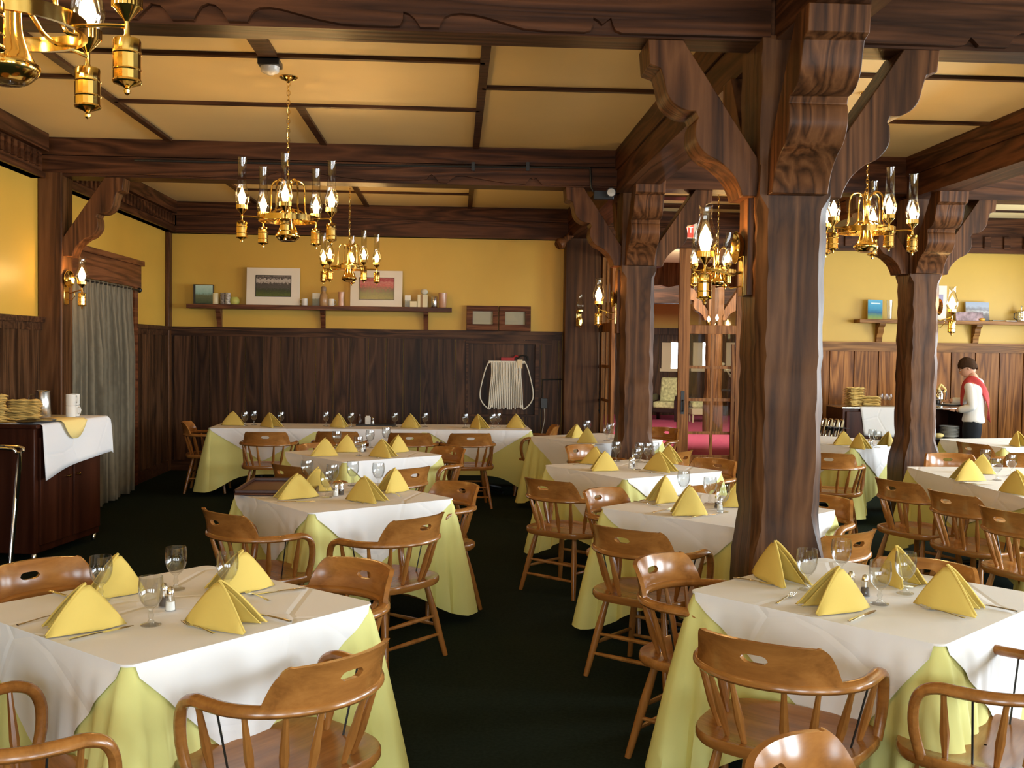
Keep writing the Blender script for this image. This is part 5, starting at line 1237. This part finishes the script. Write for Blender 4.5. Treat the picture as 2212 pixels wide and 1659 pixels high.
# blouse with sleeves, trousers
skin_body('blouse', [[((.01, 0, .81), (.185, .16)), ((.012, 0, .88), (.175, .15)), ((.02, 0, .98), (.15, .12)), ((.05, 0, 1.12), (.155, .12)), ((.06, 0, 1.25), (.165, .115)), ((.045, 0, 1.335), (.10, .085)), ((.015, 0, 1.395), (.062, .062))]]
    + [[((.06, 0, 1.25), (.165, .115)), ((sh[k][0], sh[k][1], 1.285), .078), ((.5*(sh[k][0]+el[k][0]), .5*(sh[k][1]+el[k][1]), .5*(sh[k][2]+el[k][2])), .066), (el[k], .062), (tuple(Vector(el[k]).lerp(Vector(wr[k]), .55)), .052), (tuple(Vector(el[k]).lerp(Vector(wr[k]), .88)), .045)] for k in (0, 1)], blouse, e)
skin_body('trousers', [[((.005, 0, .95), (.15, .13)), ((.015, 0, .80), (.165, .14))]]+[[((.015, 0, .80), (.165, .14)), ((.0, s*.09, .66), .105), ((-.02, s*.095, .42), .078), ((.02, s*.095, .10), .062)] for s in (-1, 1)], trous, e)
for s in (-1, 1): skin_body('shoe', [[((.04, s*.095, .045), (.04, .045)), ((-.06, s*.10, .035), (.04, .035)), ((-.15, s*.10, .025), (.035, .025))]], black_p, e)
# head with face, leaning forward and down
hb = MB(); rows = []
nlat, nlon = 20, 28
for i in range(nlat+1):
    th = PI*i/nlat; row = []
    for j in range(nlon+1):
        ph = 2*PI*j/nlon; d = Vector((math.sin(th)*math.cos(ph), math.sin(th)*math.sin(ph), math.cos(th)))
        p = Vector((d.x*.098, d.y*.076, d.z*.118))
        if d.z < 0: p.x *= 1-.10*(-d.z); p.y *= 1-.30*(-d.z); p.x -= .022*(-d.z)*(1 if d.x < .3 else .0)
        f = max(0, -d.x)
        p.x -= .026*math.exp(-((d.y/.16)**2)-(((p.z+.022)/.022)**2))*f      # nose
        p.x -= .008*math.exp(-((d.y/.30)**2)-(((p.z+.062)/.012)**2))*f      # lips
        p.x -= .010*math.exp(-((d.y/.35)**2)-(((p.z+.100)/.018)**2))*f      # chin
        for s in (-1, 1): p.x += .008*math.exp(-(((p.y-s*.030)/.016)**2)-(((p.z-.004)/.014)**2))*f   # eye sockets
        row.append(tuple(p))
    rows.append(row)
he = MB().grid(rows).build('head', skinm, e, ang=80); he.location = hd; he.rotation_euler = (0, math.radians(-24), math.radians(6))
for s in (-1, 1):
    MB().sphere((-.083, s*.030, .004), .011, 10, 8).build('eye', china, he); MB().sphere((-.0925, s*.030, .003), .0045, 8, 6).build('iris', black_p, he)
    MB().tube([(-.094, s*.014, .021), (-.096, s*.03, .025), (-.084, s*.046, .021)], .0035, 6).build('eyebrow', hairm, he)
    MB().sphere((.012, s*.075, -.01), .028, 10, 8, (.6, .3, 1)).build('ear', skinm, he)
MB().sphere((-.106, 0, -.062), .02, 10, 6, (.3, 1, .3)).build('mouth', plain('lips', (.45, .13, .11), .4), he)
rows = []
for i in range(15):
    th = PI*.60*i/14; row = []
    for j in range(33):
        ph = 2*PI*j/32; c = math.cos(ph); t_ = th*(.66+.42*(.5+.5*c)+.06*math.sin(ph*5)) if True else th
        d = Vector((math.sin(t_)*math.cos(ph), math.sin(t_)*math.sin(ph), math.cos(t_))); k = 1+.04*math.sin(ph*9+i)*.5
        row.append((d.x*.115*k+.004, d.y*.092*k, d.z*.134*k+.004))
    rows.append(row)
MB().grid(rows).build('hair', hairm, he, ang=80, solid=.012)
# tartan sash from the near shoulder across the back to the far hip
mt, t, bs = mat('tartan'); tc = nd(t, 'ShaderNodeTexCoord'); ck = nd(t, 'ShaderNodeTexWave', wave_type='BANDS', bands_direction='Z'); ck.inputs['Scale'].default_value = 14; ck2 = nd(t, 'ShaderNodeTexWave', wave_type='BANDS', bands_direction='X'); ck2.inputs['Scale'].default_value = 16
t.links.new(tc.outputs['Object'], ck.inputs['Vector']); t.links.new(tc.outputs['Object'], ck2.inputs['Vector']); mu = nd(t, 'ShaderNodeMath', operation='MULTIPLY'); t.links.new(ck.outputs['Fac'], mu.inputs[0]); t.links.new(ck2.outputs['Fac'], mu.inputs[1])
r = ramp(t, [(0, (.50, .035, .035)), (.55, (.62, .06, .05)), (.9, (.22, .05, .04))]); t.links.new(mu.outputs[0], r.inputs[0]); t.links.new(r.outputs[0], bs.inputs['Base Color']); bs.inputs['Roughness'].default_value = .8
path = catmull([(-.125, -.06, 1.02), (-.115, -.10, 1.16), (-.085, -.14, 1.30), (-.02, -.145, 1.375), (.06, -.135, 1.345), (.135, -.105, 1.24), (.175, -.05, 1.12), (.18, .01, 1.0), (.175, .07, .86)], 5)
ctr = lambda z: Vector((.05, 0, z)); rows = []
for i, p in enumerate(path):
    p = Vector(p); d = Vector(path[min(i+1, len(path)-1)])-Vector(path[max(i-1, 0)]); d.normalize(); nrm = (p-ctr(p.z-.03)).normalized(); sd_ = d.cross(nrm).normalized()
    rows.append([tuple(p+sd_*(.05*q)+nrm*(.012-.006*q*q)) for q in (-1, -.5, 0, .5, 1)])
MB().grid(rows).build('sash', mt, e, ang=80, solid=.006)
rp = lambda x, y, z: (wp.x+x*math.cos(TH)-y*math.sin(TH), WYP+x*math.sin(TH)+y*math.cos(TH), z)
te = empty('serving_tray', rp(-.30, -.03, 1.035)); tag(te, 'round dark tray held by the waitress', 'tray')
MB().shell([(.001, 0), (.17, 0), (.20, .016), (.205, .018), (.2, .021), (.168, .005), (.001, .005)], 28).build('dish', black_p, te)
pls(rp(-.25, -.04, 1.043), 0, 'white plate on the tray held by the waitress', 'plates on the tray')
o = simple('dark_cup', 'cup', 'small dark cup on the tray held by the waitress', cyl(.035, .06), black_p, rp(-.41, -.06, 1.045))
